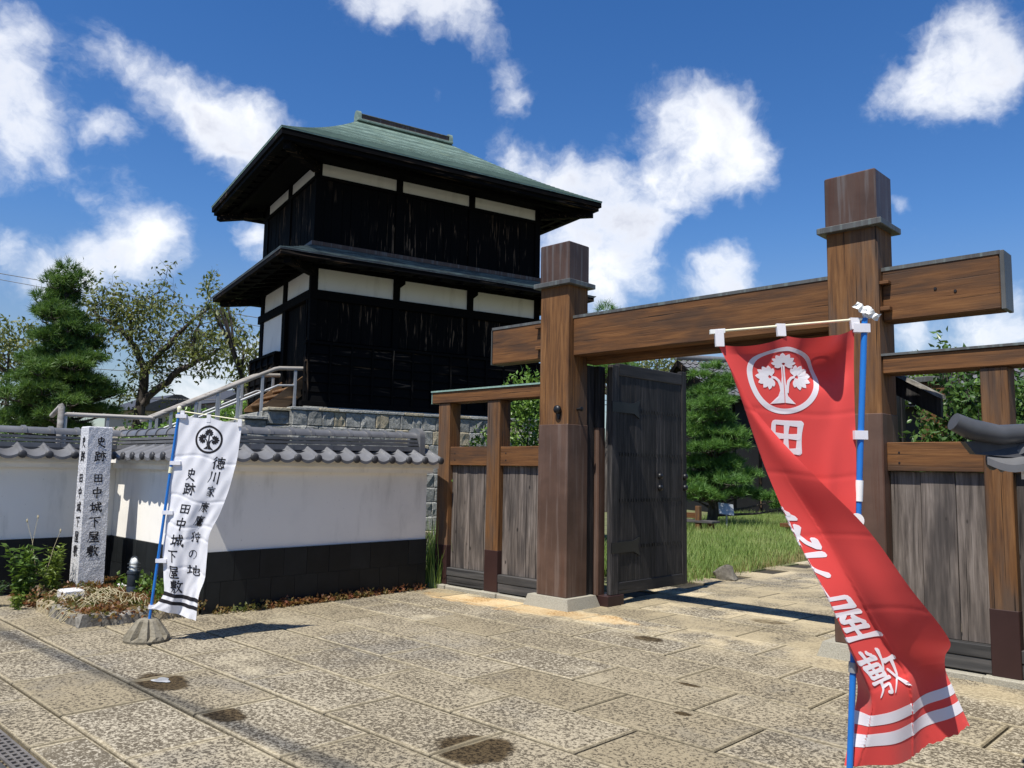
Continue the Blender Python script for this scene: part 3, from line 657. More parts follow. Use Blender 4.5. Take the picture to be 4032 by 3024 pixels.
b = beam(GX[1]+.001, -1.665, 'beam_arm'); mb = MB().cbox(-1.663, BY0-.008, BZ0-.006, -1.63, BY1+.008, BZ1+.018, .004); part('copper_end_plate', mb, M['copper_trim'], b)
for (x, z) in ((-2.14, 3.10), (-1.99, 3.06)):
    mb = MB(); mb.lathe([(.012,0),(.012,.006)], (x, BY0-.001, z), 8, (0,-1,0)); part('peg_hole', mb, M['ink'], b)
mb = MB().cbox(GX[0]+.002, 7.43, 2.80, GX[1]-PW-.002, 7.60, 2.985, .006); part('lintel', mb, M['gate_h'], gate)
for (x0, x1, z0, z1) in ((-6.60,-6.49,3.24,3.27),(-6.59,-6.49,2.98,3.02),(-2.567,-2.49,3.185,3.215),(-2.567,-2.485,2.955,2.99)):
    mb = MB().cbox(x0, 7.12, z0, x1, 7.20, z1, .004); part('wedge', mb, M['gate_h'], gate)
# jambs behind the posts and the door leaves
for sgn, c in ((1, GX[0]), (-1, GX[1]-PW)):
    def xs(a, b): return (c+sgn*a, c+sgn*b) if sgn > 0 else (c-b, c-a)
    a, b = xs(-.25, -.012); part('jamb', MB().cbox(a, 7.462, .0, b, 7.60, 2.79, .006), M['door_v'], gate)
    a, b = xs(-.25, .046); jb = part('jamb', MB().cbox(a, 7.615, 2.06, b, 7.735, 2.79, .005), M['door_v'], gate)
    part('copper_wrap', MB().cbox(a-.003, 7.612, .11, b+.003, 7.738, 2.06, .005), M['copper_wrap'], jb)
    a, b = xs(-.06, .19); part('pivot_block', MB().cbox(a, 7.62, -.01, b, 7.93, .118, .006), M['copper_dark'], gate)
def door(c, sgn):
    yoff = 7.70; x1 = c; x0 = c-.075*sgn
    lo, hi = min(x0, x1), max(x0, x1)
    d = MB().box(lo+.012, yoff+.02, .14, hi-.012, 9.28, 2.80); D = part('door', d, M['door_v'], gate, label='dark grey boarded door leaf swung open')
    z0, z1 = .12, 2.87
    part('door_stile', MB().cbox(lo, yoff, z0, hi, yoff+.135, z1-.06, .006), M['door_v'], D)
    part('door_stile', MB().cbox(lo, 9.20, z0, hi, 9.305, z1, .006), M['door_v'], D)
    part('door_rail', MB().cbox(lo+.001, yoff+.136, 2.69, hi-.001, 9.199, 2.835, .006), M['door_y'], D)
    part('door_rail', MB().cbox(lo+.001, yoff+.136, .12, hi-.001, 9.199, .255, .006), M['door_y'], D)
    ed = [7.836,7.955,8.072,8.175,8.285,8.395,8.51,8.62,8.74,8.86,8.965,9.075,9.199]
    for a, b in zip(ed[:-1], ed[1:]):
        j = random.uniform(0,.004)
        part('door_board', MB().cbox(lo+.010+j, a+.002, .257, hi-.010-j, b-.002, 2.688, .004), M['door_v'], D)
    fx = hi if sgn > 0 else lo
    fx0, fx1 = (hi-.0105, hi+.004) if sgn > 0 else (lo-.004, lo+.0105)
    for zc, h in ((2.31, .125), (.66, .125)):
        P = [(7.70,zc-h/2),(8.10,zc-h/2),(8.14,zc-h/2-.005),(8.25,zc-h/2-.055),(8.215,zc+.005),(8.262,zc+h/2+.05),(8.14,zc+h/2+.006),(8.10,zc+h/2),(7.70,zc+h/2)]
        mb = MB(); mb.prism(P, lambda p: (fx0,p[0],p[1]), lambda p: (fx1,p[0],p[1]))
        st = part('iron_strap', mb, M['iron'], D)
    for (y, z) in ((8.69,1.497),(8.69,1.352),(9.25,1.492),(9.25,1.35)):
        q = 0 if y > 9.2 else .0095
        mb = MB(); mb.lathe([(.040,0),(.042,.012),(.036,.03),(.022,.042),(.008,.047)], ((hi-q) if sgn > 0 else (lo+q), y, z), 12, (sgn,0,0)); part('iron_stud', mb, M['iron'], D, smooth=50)
    mb = MB()
    for zc in (2.29, 1.752, 1.204, .655):
        for a, b in zip(ed[:-1], ed[1:]):
            for f in (.28, .72):
                y = a+(b-a)*f
                if y < 8.27 and zc in (2.29, .655): continue
                x = fx-.010*sgn; mb.box(min(x, x+.006*sgn), y-.006, zc-.02, max(x, x+.006*sgn), y+.006, zc+.02)
    tag(part('nail_row', mb, M['iron'], D), kind='stuff')
    return D
door(-5.866, 1); door(GX[1]-PW-.18, -1)
# small side roof behind the right-hand post, and the rear post
mb = MB(); 
for y0, y1 in ((7.93, 7.99),):
    mb.hexa([(-2.80,y0,2.34),(-2.353,y0,2.076),(-2.353,y1,2.076),(-2.80,y1,2.34)], [(-2.80,y0,2.515),(-2.35,y0,2.25),(-2.35,y1,2.25),(-2.80,y1,2.515)])
brace = part('sloping_beam', mb, M['door_v'], gate)
mb = MB(); mb.hexa([(-2.80,7.90,2.517),(-2.34,7.90,2.247),(-2.34,8.05,2.247),(-2.80,8.05,2.517)], [(-2.80,7.92,2.56),(-2.345,7.92,2.285),(-2.345,8.04,2.285),(-2.80,8.04,2.56)]); part('mossy_top', mb, M['kerb'], brace)
mb = MB().cbox(-3.21, 10.06, .0, -2.93, 10.32, 2.63, .008); rp = part('rear_post', mb, M['gate_v'], gate)
mb = MB().cbox(-3.25, 10.02, 2.634, -2.89, 10.36, 2.70, .006); part('copper_cap', mb, M['copper_trim'], rp)

# ------------------------------------------------------------------ fences either side of the gate
def wing(label, xr0, xr1, posts, bays, nb, seedk):
    t = thing('wing_fence', label, 'fence', ((xr0+xr1)/2, 7.25, 0))
    part('top_rail', MB().cbox(xr0, 7.13, 2.412, xr1, 7.37, 2.562, .008), M['gate_h'], t)
    part('copper_rail_cap', MB().box(xr0-.012, 7.115, 2.563, xr1+.006, 7.385, 2.583), M['verdigris'] if xr0 < -5 else M['copper_trim'], t)
    if xr0 < -5: part('rail_end_plate', MB().box(xr0-.010, 7.128, 2.410, xr0-.001, 7.372, 2.562), M['verdigris'], t)
    for a, b in posts:
        p = part('post', MB().cbox(a, 7.15, .055, b, 7.35, 2.411, .007), M['gate_v'], t)
        part('copper_wrap', MB().cbox(a-.003, 7.147, .05, b+.003, 7.353, .555, .005), M['copper_dark'], p)
        part('post_stone', MB().cbox(a-.05, 7.08, -.02, b+.04, 7.40, .052, .008), M['granite_base'], t)
    for (a, b), cuts in zip(bays, nb):
        mr = part('middle_rail', MB().cbox(a+.001, 7.17, 1.59, b-.001, 7.33, 1.831, .006), M['gate_h'], t)
        for zz in (1.66, 1.745):
            mb = MB(); mb.lathe([(.009,0),(.008,.004)], (a+.10, 7.17, zz), 8, (0,-1,0)); part('peg', mb, M['ink'], mr)
        part('sill', MB().cbox(a+.001, 7.155, .17, b-.001, 7.34, .268, .006), M['board_sill'], t)
        part('sill', MB().cbox(a+.001, 7.162, .06, b-.001, 7.335, .168, .006), M['board_sill'], t)
        part('sill_stone', MB().cbox(a+.042, 7.10, -.02, b-.052, 7.38, .045, .008), M['granite_base'], t)
        ed = [a+.003]+[a+(b-a)*c for c in cuts]+[b-.003]
        for p, q in zip(ed[:-1], ed[1:]):
            j = random.uniform(-.004,.004)
            part('fence_board', MB().cbox(p+.0025, 7.225+j, .27, q-.0025, 7.25+j, 1.588, .003), M['board'], t)
    return t
wing('brown timber fence with grey boards between plaster wall and left gate post', -8.48, GX[0]-PW-.005, [(-8.36,-8.135),(-7.42,-7.195)], [(-8.135,-7.42),(-7.195,GX[0]-PW-.003)], [(.14,.36,.49,.68,.86),(.16,.40,.58,.80)], 1)
wing('brown timber fence with wide grey boards right of the red banner', GX[1]+.005, -.55, [(-1.83,-1.635),(-.92,-.72)], [(GX[1]+.004,-1.83),(-1.635,-.92)], [(.33,.69),(.32,.66)], 2)
# ------------------------------------------------------------------ watchtower
TX, TY, TR = -11.7067, 7.1729, 1.3366
tw = thing('watchtower', 'black two-storey timber watchtower with green copper hip roof on a stone base', 'tower', (TX, TY, 0), TR)
A, B = 4.57, 3.14
part('light_block_core', MB().box(.06, .06, 2.55, A-.06, B-.06, 6.95), M['black_beam'], tw)  # black box added inside the tower to block light
AP = [(0,.105),(1.474,1.594),(2.957,3.081),(4.454,4.57)]; BP = [(0,.104),(1.384,1.578),(2.846,3.14)]
def tb(a0, b0, z0, a1, b1, z1, ch=.004): return MB().cbox(a0, b0, z0, a1, b1, z1, ch)
for (a0, a1) in AP:
    part('post', tb(a0, -.001, 5.16, a1, .07, 6.80), M['black_beam'], tw)
    part('post', tb(a0-(.015 if a0 == 0 else 0), -.014, 2.56, a1+(.0), .07, 4.98), M['black_beam'], tw)
for i, (b0, b1) in enumerate(BP[1:]):
    part('post', tb(-.001, b0, 5.16, .07, b1, 6.80), M['black_beam'], tw)
    part('post', tb(-.014, b0, 2.56, .07, b1 if i == 0 else b1-.1, 4.98), M['black_beam'], tw)
part('post', tb(-.0005, .0, 5.16, .05, .104, 6.80), M['black_beam'], tw); part('post', tb(-.0145, .0, 2.56, .05, .104, 4.98), M['black_beam'], tw)
# rails round the storeys
for z0, z1, o in ((6.385,6.44,.012),(6.655,6.80,.014),(5.16,5.30,.02),(4.315,4.472,.028),(4.842,4.98,.02)):
    part('wall_beam', tb(-o, -o, z0, A+o, .05, z1), M['black_beam'], tw)
    part('wall_beam', tb(-o, .051, z0, .05, B+o, z1), M['black_beam'], tw)
for (p0, p1) in zip(AP[:-1], AP[1:]):
    a0, a1 = p0[1]+.001, p1[0]-.001
    part('plaster_panel', MB().box(a0, .022, 6.441, a1, .062, 6.654), M['plaster_tower'], tw)
    part('plaster_panel', MB().box(a0, .018, 4.473, a1, .062, 4.841), M['plaster_tower'], tw)
    if p0[0] > 0:
        mb = MB(); mb.hexa([(a0-.002,.0,4.70),(a0+.002,.0,4.70),(a0+.002,.03,4.70),(a0-.002,.03,4.70)], [(a0-.002,.0,4.78),(a0+.10,.0,4.78),(a0+.10,.03,4.78),(a0-.002,.03,4.78)]); mb.box(a0, .0, 4.78, a0+.10, .03, 4.8415); part('bracket', mb, M['black_beam'], tw)
    def boards(n, z0, z1, off):
        cs = np.cumsum(np.r_[0, rng.uniform(.8, 1.2, n)]); cs = a0+(a1-a0)*cs/cs[-1]
        for x, y in zip(cs[:-1], cs[1:]):
            j = random.uniform(-.004,.004); part('wall_board', tb(x+.002, off+j, z0, y-.002, off+.03, z1, .003), M['char_v'], tw)
    boards(8, 5.301, 6.384, .026); boards(7, 3.63, 4.314, .024)
    part('window_frame', tb(a0, .006, 5.301, a0+.05, .03, 6.384), M['black_beam'], tw)
for bi, (p0, p1) in enumerate(zip(BP[:-1], BP[1:])):
    b0, b1 = p0[1]+.001, p1[0]-.001
    part('plaster_panel', MB().box(.022, b0, 6.441, .062, b1, 6.654), M['plaster_tower'], tw)
    c0, c1 = (b0, b1) if bi == 0 else (b0+.06, b1+.07)
    part('plaster_panel', MB().prism([(c0,4.473),(c1,4.473),(c1,4.80 if bi==0 else 4.70),(c1-.12 if bi else c1-.0,4.841),(c0+.20 if bi == 0 else c0,4.841),(c0,4.70 if bi == 0 else 4.841)], lambda p: (.018,p[0],p[1]), lambda p: (.062,p[0],p[1])), M['plaster_tower'], tw)
    n = 7; cs = np.cumsum(np.r_[0, rng.uniform(.8,1.2,n)]); cs = b0+(b1-b0)*cs/cs[-1]
    for x, y in zip(cs[:-1], cs[1:]):
        j = random.uniform(-.006,.006); part('wall_board', tb(.026+j, x+.003, 5.301, .058, y-.003, 6.384, .003), M['char_v'], tw)
part('plaster_panel', MB().box(.014, 1.64, 3.61, .06, 2.922, 4.312), M['plaster'], tw, label='large white panel beside the doorway')
# doorway with its sliding boards
for x, y in ((.12,.42),(.425,.74),(.745,1.06),(1.065,1.38)): part('door_board', tb(.075 if x < .4 else .05, x, 2.85, .10, y, 4.31, .004), M['char_v'], tw)
part('door_jamb', tb(-.03, .105, 2.8, .05, .16, 4.31), M['stair'] if False else M['char_v'], tw)
part('threshold', tb(-.06, .105, 2.72, .05, 1.384, 2.80), M['black_beam'], tw)
# weatherboards of the lower storey, with battens
for k in range(6):
    z0 = 2.60+k*.158; part('weather_board', MB().hexa([(-.075,-.085,z0),(A+.07,-.085,z0),(A+.07,.02,z0),(-.075,.02,z0)], [(-.075,-.062,z0+.155),(A+.07,-.062,z0+.155),(A+.07,.02,z0+.155),(-.075,.02,z0+.155)]), M['char_x'], tw)
    part('weather_board', MB().hexa([(-.10,1.60,z0),(.02,1.60,z0),(.02,3.34,z0),(-.10,3.34,z0)], [(-.072,1.60,z0+.155),(.02,1.60,z0+.155),(.02,3.30,z0+.155),(-.072,3.30,z0+.155)]), M['char_y'], tw)
for k in range(13): 
    a = -.05+k*.375; part('batten', tb(a, -.103, 2.60, a+.035, -.06, 3.56), M['char_v'], tw)
for k in range(5):
    b = 1.62+k*.41; part('batten', tb(-.118, b, 2.60, -.07, b+.035, 3.55), M['char_v'], tw)
part('sill_beam', tb(-.13, -.125, 2.515, A+.12, .02, 2.60), M['black_beam'], tw)
part('sill_beam', tb(-.13, 1.58, 2.515, .02, 3.38, 2.60), M['black_beam'], tw)
part('drip_board', tb(-.09, -.10, 3.55, A+.09, .02, 3.60), M['black_beam'], tw); part('drip_board', tb(-.11, 1.58, 3.55, .02, 3.36, 3.605), M['black_beam'], tw)
# hip roofs: every course of copper shingles is a real step
def rings(rects, step):
    mb = MB(); n = len(rects)
    def R(r, z): return [(r[0],r[2],z),(r[1],r[2],z),(r[1],r[3],z),(r[0],r[3],z)]
    for i in range(n-1):
        lo, hi = rects[i], rects[i+1]; b = len(mb.v)
        mb.v += R(lo, lo[4]-.001)+R(lo, lo[4]+step)+R(hi, hi[4]+.001)
        for k in range(4):
            j = (k+1)%4; mb.f.append((b+k,b+j,b+4+j,b+4+k)); mb.f.append((b+4+k,b+4+j,b+8+j,b+8+k))
    b = len(mb.v); mb.v += R(rects[-1], rects[-1][4]+.001); mb.f.append((b,b+1,b+2,b+3))
    return mb
OV = .866; ZE = 6.775; RA0, RA1, RB = 1.30, 3.27, 1.55; ZR = 8.27
rc = []
NC = 34
for i in range(NC+1):
    t = i/NC; g = .77*t+.23*t*t
    w = min(t, .985)
    rc.append((-OV+w*(RA0+OV), A+OV-w*(A+OV-RA1), -OV+w*(RB+OV), B+.84-w*(B+.84-RB), ZE+(ZR-ZE)*g))
roof = part('roof', rings(rc, .010), M['roof'], tw)
roof.data.materials.append(M['roof_shade_dark']); roof.data.materials.append(M['roof_pale'])
for i_, p_ in enumerate(roof.data.polygons):
    if i_ >= NC*8: continue
    q_ = (i_//8*7919) % 11
    p_.material_index = 1 if (i_ % 2 == 0 or q_ in (1,4,8)) else (2 if q_ in (2,6,9,10) else 0)
def frame_ring(o0, o1, z0, z1, ob=.0):     # rectangular band, outer overhang o0, inner o1
    mb = MB()
    x0,x1,y0,y1 = -o0, A+o0, -o0, B+o0-.025; u0,u1,v0,v1 = -o1, A+o1, -o1, B+o1-.025
    mb.v = [(x0,y0,z0),(x1,y0,z0),(x1,y1,z0),(x0,y1,z0),(u0,v0,z0),(u1,v0,z0),(u1,v1,z0),(u0,v1,z0)]; mb.v += [(p[0],p[1],z1) for p in mb.v]
    for k in range(4):
        j = (k+1)%4; mb.f += [(k,j,8+j,8+k),(4+j,4+k,12+k,12+j),(4+k,4+j,j,k),(8+k,8+j,12+j,12+k)]
    return mb
part('eave_edge', frame_ring(OV-.004, .70, ZE-.022, ZE-.002), M['verdigris'], roof)
part('fascia', frame_ring(OV-.012, .74, ZE-.115, ZE-.0225), M['char_x'], roof)
part('fascia', frame_ring(OV-.05, .70, ZE-.185, ZE-.1155), M['char_x'], roof)
part('soffit', frame_ring(OV-.08, -.05, ZE-.12, ZE-.10), M['black_beam'], roof)
part('eave_purlin', frame_ring(.52, .44, 6.57, 6.635), M['black_beam'], tw)
for k in range(17):
    a = -.58+k*.36; part('rafter', MB().hexa([(a,-OV+.07,6.60),(a+.055,-OV+.07,6.60),(a+.055,.02,6.73),(a,.02,6.73)],[(a,-OV+.07,6.66),(a+.055,-OV+.07,6.66),(a+.055,.02,6.80),(a,.02,6.80)]), M['black_beam'], tw)
    part('rafter', MB().hexa([(a,B-.02,6.60),(a+.055,B-.02,6.60),(a+.055,B+OV-.1,6.585),(a,B+OV-.1,6.585)],[(a,B-.02,6.673),(a+.055,B-.02,6.673),(a+.055,B+OV-.1,6.65),(a,B+OV-.1,6.65)]), M['black_beam'], tw)
for k in range(13):
    b = -.58+k*.36
    if b > B+.5: break
    part('rafter', MB().hexa([(-OV+.07,b,6.60),(.02,b,6.73),(.02,b+.055,6.73),(-OV+.07,b+.055,6.60)],[(-OV+.07,b,6.66),(.02,b,6.80),(.02,b+.055,6.80),(-OV+.07,b+.055,6.66)]), M['black_beam'], tw)
    part('rafter', MB().hexa([(A-.02,b,6.60),(A+OV-.07,b,6.585),(A+OV-.07,b+.055,6.585),(A-.02,b+.055,6.60)],[(A-.02,b,6.673),(A+OV-.07,b,6.65),(A+OV-.07,b+.055,6.65),(A-.02,b+.055,6.673)]), M['black_beam'], tw)
def hiprafter(ca, cb, sa, sb, z, e):
    d = Vector((sa,sb,0)).normalized(); n = Vector((-d.y,d.x,0))*.06; p = Vector((ca,cb,0)); q = p+d*e
    mb = MB(); mb.hexa([(v.x,v.y,z) for v in (p-n,q-n,q+n,p+n)], [(v.x,v.y,z+.13) for v in (p-n,q-n,q+n,p+n)]); part('hip_rafter', mb, M['char_x'], tw)
for ca, cb, sa, sb in ((0,0,-1,-1),(A,0,1,-1),(0,B,-1,1),(A,B,1,1)):
    hiprafter(ca, cb, sa, sb, 6.475, 1.04); hiprafter(ca, cb, sa, sb, 4.70, .86)
# ridge
M['ridge_end'] = flat('grey_green_ridge_copper', (.16,.22,.19), .6, 14, .6)
part('ridge_box', MB().box(RA0-.02, RB-.075, ZR-.02, RA1+.02, RB+.075, ZR+.105), M['copper'], roof)
part('ridge_skirt', MB().cbox(RA0-.05, RB-.125, ZR-.04, RA1+.05, RB+.125, ZR+.005, .008), M['ridge_end'], roof)
part('ridge_top', MB().cbox(RA0-.02, RB-.09, ZR+.106, RA1+.02, RB+.09, ZR+.125, .006), M['copper_trim'], roof)
for a in (RA0-.06, RA1-.02):
    P = [(-.12,ZR-.03),(.12,ZR-.03),(.095,ZR+.04),(.10,ZR+.08)]+[(.085*math.cos(t), ZR+.125+.065*math.sin(t)) for t in arc(8, .1, PI-.1)]+[(-.10,ZR+.08),(-.095,ZR+.04)]
    mb = MB(); mb.prism(P, lambda p: (a,RB+p[0],p[1]), lambda p: (a+.08,RB+p[0],p[1])); part('ridge_end', mb, M['ridge_end'], roof, smooth=30)
# skirt roof between the storeys
OS = .772; rc = []
for i in range(13):
    t = i/12; o = OS*(1-t)+.03*t; rc.append((-o, A+o+.03*(1-t), -o, B+o+.07*(1-t), 4.895+(5.215-4.895)*(.75*t+.25*t*t)))
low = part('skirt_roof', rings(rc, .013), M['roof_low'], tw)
part('eave_edge', frame_ring(OS-.004, .62, 4.872, 4.893), M['copper_trim'], low)
part('fascia', frame_ring(OS-.014, .64, 4.80, 4.8715), M['char_x'], low)
part('soffit', frame_ring(OS-.06, .45, 4.80+.01, 4.84), M['black_beam'], low)
mb = frame_ring(.045, -.03, 5.215, 5.285); part('flashing_band', mb, M['copper'], low)
for k in range(14):
    a = -.50+k*.42; part('rafter', MB().hexa([(a,-OS+.06,4.755),(a+.05,-OS+.06,4.755),(a+.05,.02,4.90),(a,.02,4.90)],[(a,-OS+.06,4.805),(a+.05,-OS+.06,4.805),(a+.05,.02,4.96),(a,.02,4.96)]), M['black_beam'], tw)
for k in range(9):
    b = -.50+k*.42; part('rafter', MB().hexa([(-OS+.06,b,4.755),(.02,b,4.90),(.02,b+.05,4.90),(-OS+.06,b+.05,4.755)],[(-OS+.06,b,4.805),(.02,b,4.96),(.02,b+.05,4.96),(-OS+.06,b+.05,4.805)]), M['black_beam'], tw)

# ------------------------------------------------------------------ stone base of the tower
sb = thing('stone_retaining_wall', 'grey rough-faced stone block base under the black watchtower', 'stone wall', (TX, TY, 0), TR)
EA0, EA1, FB = -.337, 5.05, -.337
part('core_fill', MB().hexa([(EA0-.08,FB-.02,-.1),(EA1+.1,FB-.02,-.1),(EA1+.1,B+.6,-.1),(EA0-.08,B+.6,-.1)], [(EA0+.07,FB+.09,2.44),(EA1-.05,FB+.09,2.44),(EA1-.05,B+.4,2.44),(EA0+.07,B+.4,2.44)]), M['bedding'], sb)
def blockmesh(seed):
    r = np.random.default_rng(seed); nx, nz = 6, 5; mb = MB(); UU = [0,.07,.36,.64,.93,1]; VV = [0,.08,.5,.92,1]
    for j in range(nz):
        for i in range(nx):
            u, v = UU[i], VV[j]; e = min(u, 1-u, v, 1-v); ed = 0 if e == 0 else 1
            y = -(.028+r.uniform(-.012,.012)) if ed else -.004
            mb.v.append((u-.5+r.uniform(-.012,.012)*(1 if ed == 0 else 1.2), y, v-.5+r.uniform(-.014,.014)*(1 if ed == 0 else 1.2)))
    for j in range(nz-1):
        for i in range(nx-1):
            a = j*nx+i
            if r.random() < .5: mb.f += [(a,a+1,a+nx+1),(a,a+nx+1,a+nx)]
            else: mb.f += [(a,a+1,a+nx),(a+1,a+nx+1,a+nx)]
    per = [i for i in range(nx)]+[nx-1+nx*j for j in range(1,nz)]+[nx*(nz-1)+i for i in range(nx-2,-1,-1)]+[nx*j for j in range(nz-2,0,-1)]
    b = len(mb.v); mb.v += [(mb.v[p][0], .14, mb.v[p][2]) for p in per]
    n = len(per)
    for k in range(n): j = (k+1)%n; mb.f.append((per[j], per[k], b+k, b+j))
    return mb
BL = []
for k in range(12):
    me = blockmesh(100+k).mesh('stone_block'); me.materials.append(M['stone']); BL.append(me)
ROWH = .243; nstone = 0
for row in range(10):
    z1 = 2.425-ROWH*row; z0 = z1-ROWH; off = .055*(2.425-z1)
    a = EA0-off*.6; first = True
    while a < EA1:
        w = random.uniform(.19,.285)*(1.25 if first else 1); o = put('stone_block', random.choice(BL), None, sb, (a+w/2, FB-off, (z0+z1)/2), (random.uniform(-.02,.02),0,random.uniform(-.03,.03)), (w+.004, 1.0, ROWH+.004)); a += w; first = False; nstone += 1
for row in range(2):
    z1 = 2.425-ROWH*row; b = FB
    while b < 2.2 and row < 2:
        w = random.uniform(.2,.28); put('stone_block', random.choice(BL), None, sb, (EA0-.05*row*.3, b+w/2, z1-ROWH/2), (0,0,-PI/2), (w-.006,1.0,ROWH-.006)); b += w
a = EA0-.03
while a < EA1:
    w = random.uniform(.3,.48); part('cap_stone', MB().cbox(a+.003, FB-.045+random.uniform(-.008,.008), 2.428, a+w-.003, FB+.22, 2.474+random.uniform(-.004,.006), .008), M['stone'], sb); a += w
a = -.1
while a < EA1-.3:
    w = random.uniform(.22,.36); part('sill_stone', MB().cbox(a+.003, -.135+random.uniform(-.006,.006), 2.44, a+w-.003, .2, 2.512, .008), M['stone'], sb); a += w
# stone steps up to the tower door
stp = thing('stone_steps', 'grey stone steps with stepped block side leading up to the tower door', 'steps', (TX, TY, 0), TR)
for k in range(9):
    zt = 2.45-.15*(k+0) if k < 3 else 2.45-.15*3-.26*(k-2.2); a1 = EA0-.36*k-.004; a0 = a1-.36
    if zt < .05: break
    part('step', MB().cbox(a0-.03, -.02, zt-.62 if k < 6 else -.1, a1, 1.75, zt-.05, .012), M['stone'], stp)
    z = zt
    for rowi in range(2):
        w = .352; put('stone_block', random.choice(BL), None, stp, ((a0+a1)/2, FB+.10, z-.11-.225*rowi-.045), (0,0,random.uniform(-.03,.03)), (w, 1.2, .215))
    part('cap_stone', MB().cbox(a0-.012, FB+.02, zt-.045, a1-.002, FB+.34, zt+.004, .008), M['stone'], stp)
# wooden stair
ws = thing('wooden_stair', 'short brown wooden stair with notched side boards below the tower door', 'stairs', (TX, TY, 0), TR)
for b in (.14, 1.30):
    P = [(-.035,3.02),(-.035,2.70),(-.30,2.475),(-.66,2.455),(-.66,2.50)]
    mb = MB(); mb.prism(P, lambda p: (p[0], b, p[1]), lambda p: (p[0], b+.05, p[1])); part('stringer', mb, M['stair'], ws)
for k in range(3): part('tread', MB().cbox(-.56+k*.18, .192, 2.555+k*.13, -.32+k*.18, 1.298, 2.59+k*.13, .005), M['stair'], ws)
# handrails
def handrail(label, b, ext):
    t = thing('handrail', label, 'handrail', (TX, TY, 0), TR, 'handrails of the tower steps')
    part('top_rail', MB().tube([(-.06,b,3.14),(-.45,b,3.115),(-.52,b,3.095),(-2.30,b,2.225)], .034, 10), M['log'], t, smooth=60)
    part('lower_rail', MB().tube([(-.16,b,2.855),(-.46,b,2.835),(-.55,b,2.79),(-2.15,b,2.02)], .018, 8), M['steel'], t, smooth=60)
    if ext:
        part('low_rail', MB().tube([(-2.28,b,2.215),(-3.50,b,2.215)], .033, 10), M['log'], t, smooth=60)
        part('end_post', MB().tube([(-3.50,b,1.3),(-3.50,b,2.32),(-3.52,b,2.36)], [.045,.045,.03], 10), M['log'], t, smooth=60)
        part('return_rail', MB().tube([(-3.51,b+.02,2.33),(-3.60,b+.30,2.20)], .034, 8), M['log'], t, smooth=60)
        for a in (-2.33,-2.9,-3.44): part('baluster', MB().cbox(a-.02, b-.02, 1.2, a+.02, b+.02, 2.20, .003), M['steel'], t)
    for a in (-.18,-.71,-1.08,-1.39,-1.70,-2.05):
        zt = 3.11 if a > -.5 else 3.095+(a+.52)*(.87/1.78); part('baluster', MB().cbox(a-.022, b-.022, zt-.95, a+.022, b+.022, zt-.012, .003), M['steel'], t)
handrail('near weathered log handrail on steel posts, running on along the wall to a stub post', .08, True)
handrail('far weathered log handrail on steel posts beside the tower door', 1.36, False)

# ------------------------------------------------------------------ planting bed, monument, bollard
single('planting_soil', MB().box(-11.0, 2.98, -.1, -8.42, 3.97, .085), M['soil'], (-9.7,3.4,.08), kind='structure')
kb = thing('bed_kerb', 'low weathered stone kerb around the monument planting bed', 'kerb', (-9.0, 2.9, 0))
def rough(mb, amp, seed):
    r = np.random.default_rng(seed); mb.v = [(x+r.uniform(-amp,amp), y+r.uniform(-amp,amp), z+r.uniform(-amp,amp)) for x,y,z in mb.v]; return mb
def gridblock(x0,y0,z0,x1,y1,z1,n,amp,seed):
    mb = MB(); P = [(x0,z0),(x0,z1-.02),(x0+.0,z1),(0,0)]
    ring = lambda x: [(x,y0-.012,z0),(x,y0,z1-.03),(x,y0+.025,z1),(x,y1-.02,z1),(x,y1,z1-.03),(x,y1,z0)]
    xs = [x0+(x1-x0)*i/n for i in range(n+1)]
    for x in xs: mb.v += ring(x)
    for i in range(n):
        for k in range(6): j=(k+1)%6; mb.f.append((i*6+k, i*6+6+k, i*6+6+j, i*6+j))
    mb.f.append(tuple(range(6))); mb.f.append(tuple(n*6+k for k in range(5,-1,-1))); return rough(mb, amp, seed)
for i, (x0, x1) in enumerate(((-9.62,-9.22),(-9.215,-8.80),(-8.795,-8.335))): part('kerb_stone', gridblock(x0, 2.80, -.02, x1, 2.99, .125-.008*i, 7, .011, 5+i), M['kerb'], kb)
for i, (y0, y1) in enumerate(((3.0,3.45),(3.455,3.95))):
    mb = gridblock(0, -.10, -.02, y1-y0, .09, .11, 7, .011, 15+i); mb.v = [(-8.43-y, y0+x, z) for x,y,z in mb.v]; part('kerb_stone', mb, M['kerb'], kb)
MX, MY, MS, MZ = -10.15, 3.36, .262, 1.965
mon = thing('stone_monument', 'tall square pale granite pillar with black carved characters on two faces', 'monument', (MX-MS/2, MY+MS/2, 0))
def monb():
    mb = MB(); n = 26
    for k in range(n+1):
        z = -.05+(MZ-.012+.05)*k/n; s = .012*(1-k/n)
        rr = [(MX-MS-s*.5,MY-s),(MX+s,MY-s),(MX+s,MY+MS+s),(MX-MS-s*.5,MY+MS+s)]; pts = []
        for i in range(4):
            a, b = rr[i], rr[(i+1)%4]
            for q in range(6): pts.append((a[0]+(b[0]-a[0])*q/6+random.uniform(-.0018,.0018), a[1]+(b[1]-a[1])*q/6+random.uniform(-.0018,.0018), z))
        mb.v += pts
    m = 24
    for k in range(n):
        for i in range(m): j=(i+1)%m; mb.f.append((k*m+i,k*m+j,k*m+m+j,k*m+m+i))
    b = len(mb.v); mb.v += [(MX-MS/2+(x-(MX-MS/2))*.93, MY+MS/2+(y-(MY+MS/2))*.93, MZ) for x,y,z in mb.v[n*m:(n+1)*m]]
    for i in range(m): j=(i+1)%m; mb.f.append((n*m+i,n*m+j,b+j,b+i))
    mb.f.append(tuple(b+i for i in range(m))); return mb
part('pillar', monb(), M['granite'], mon)
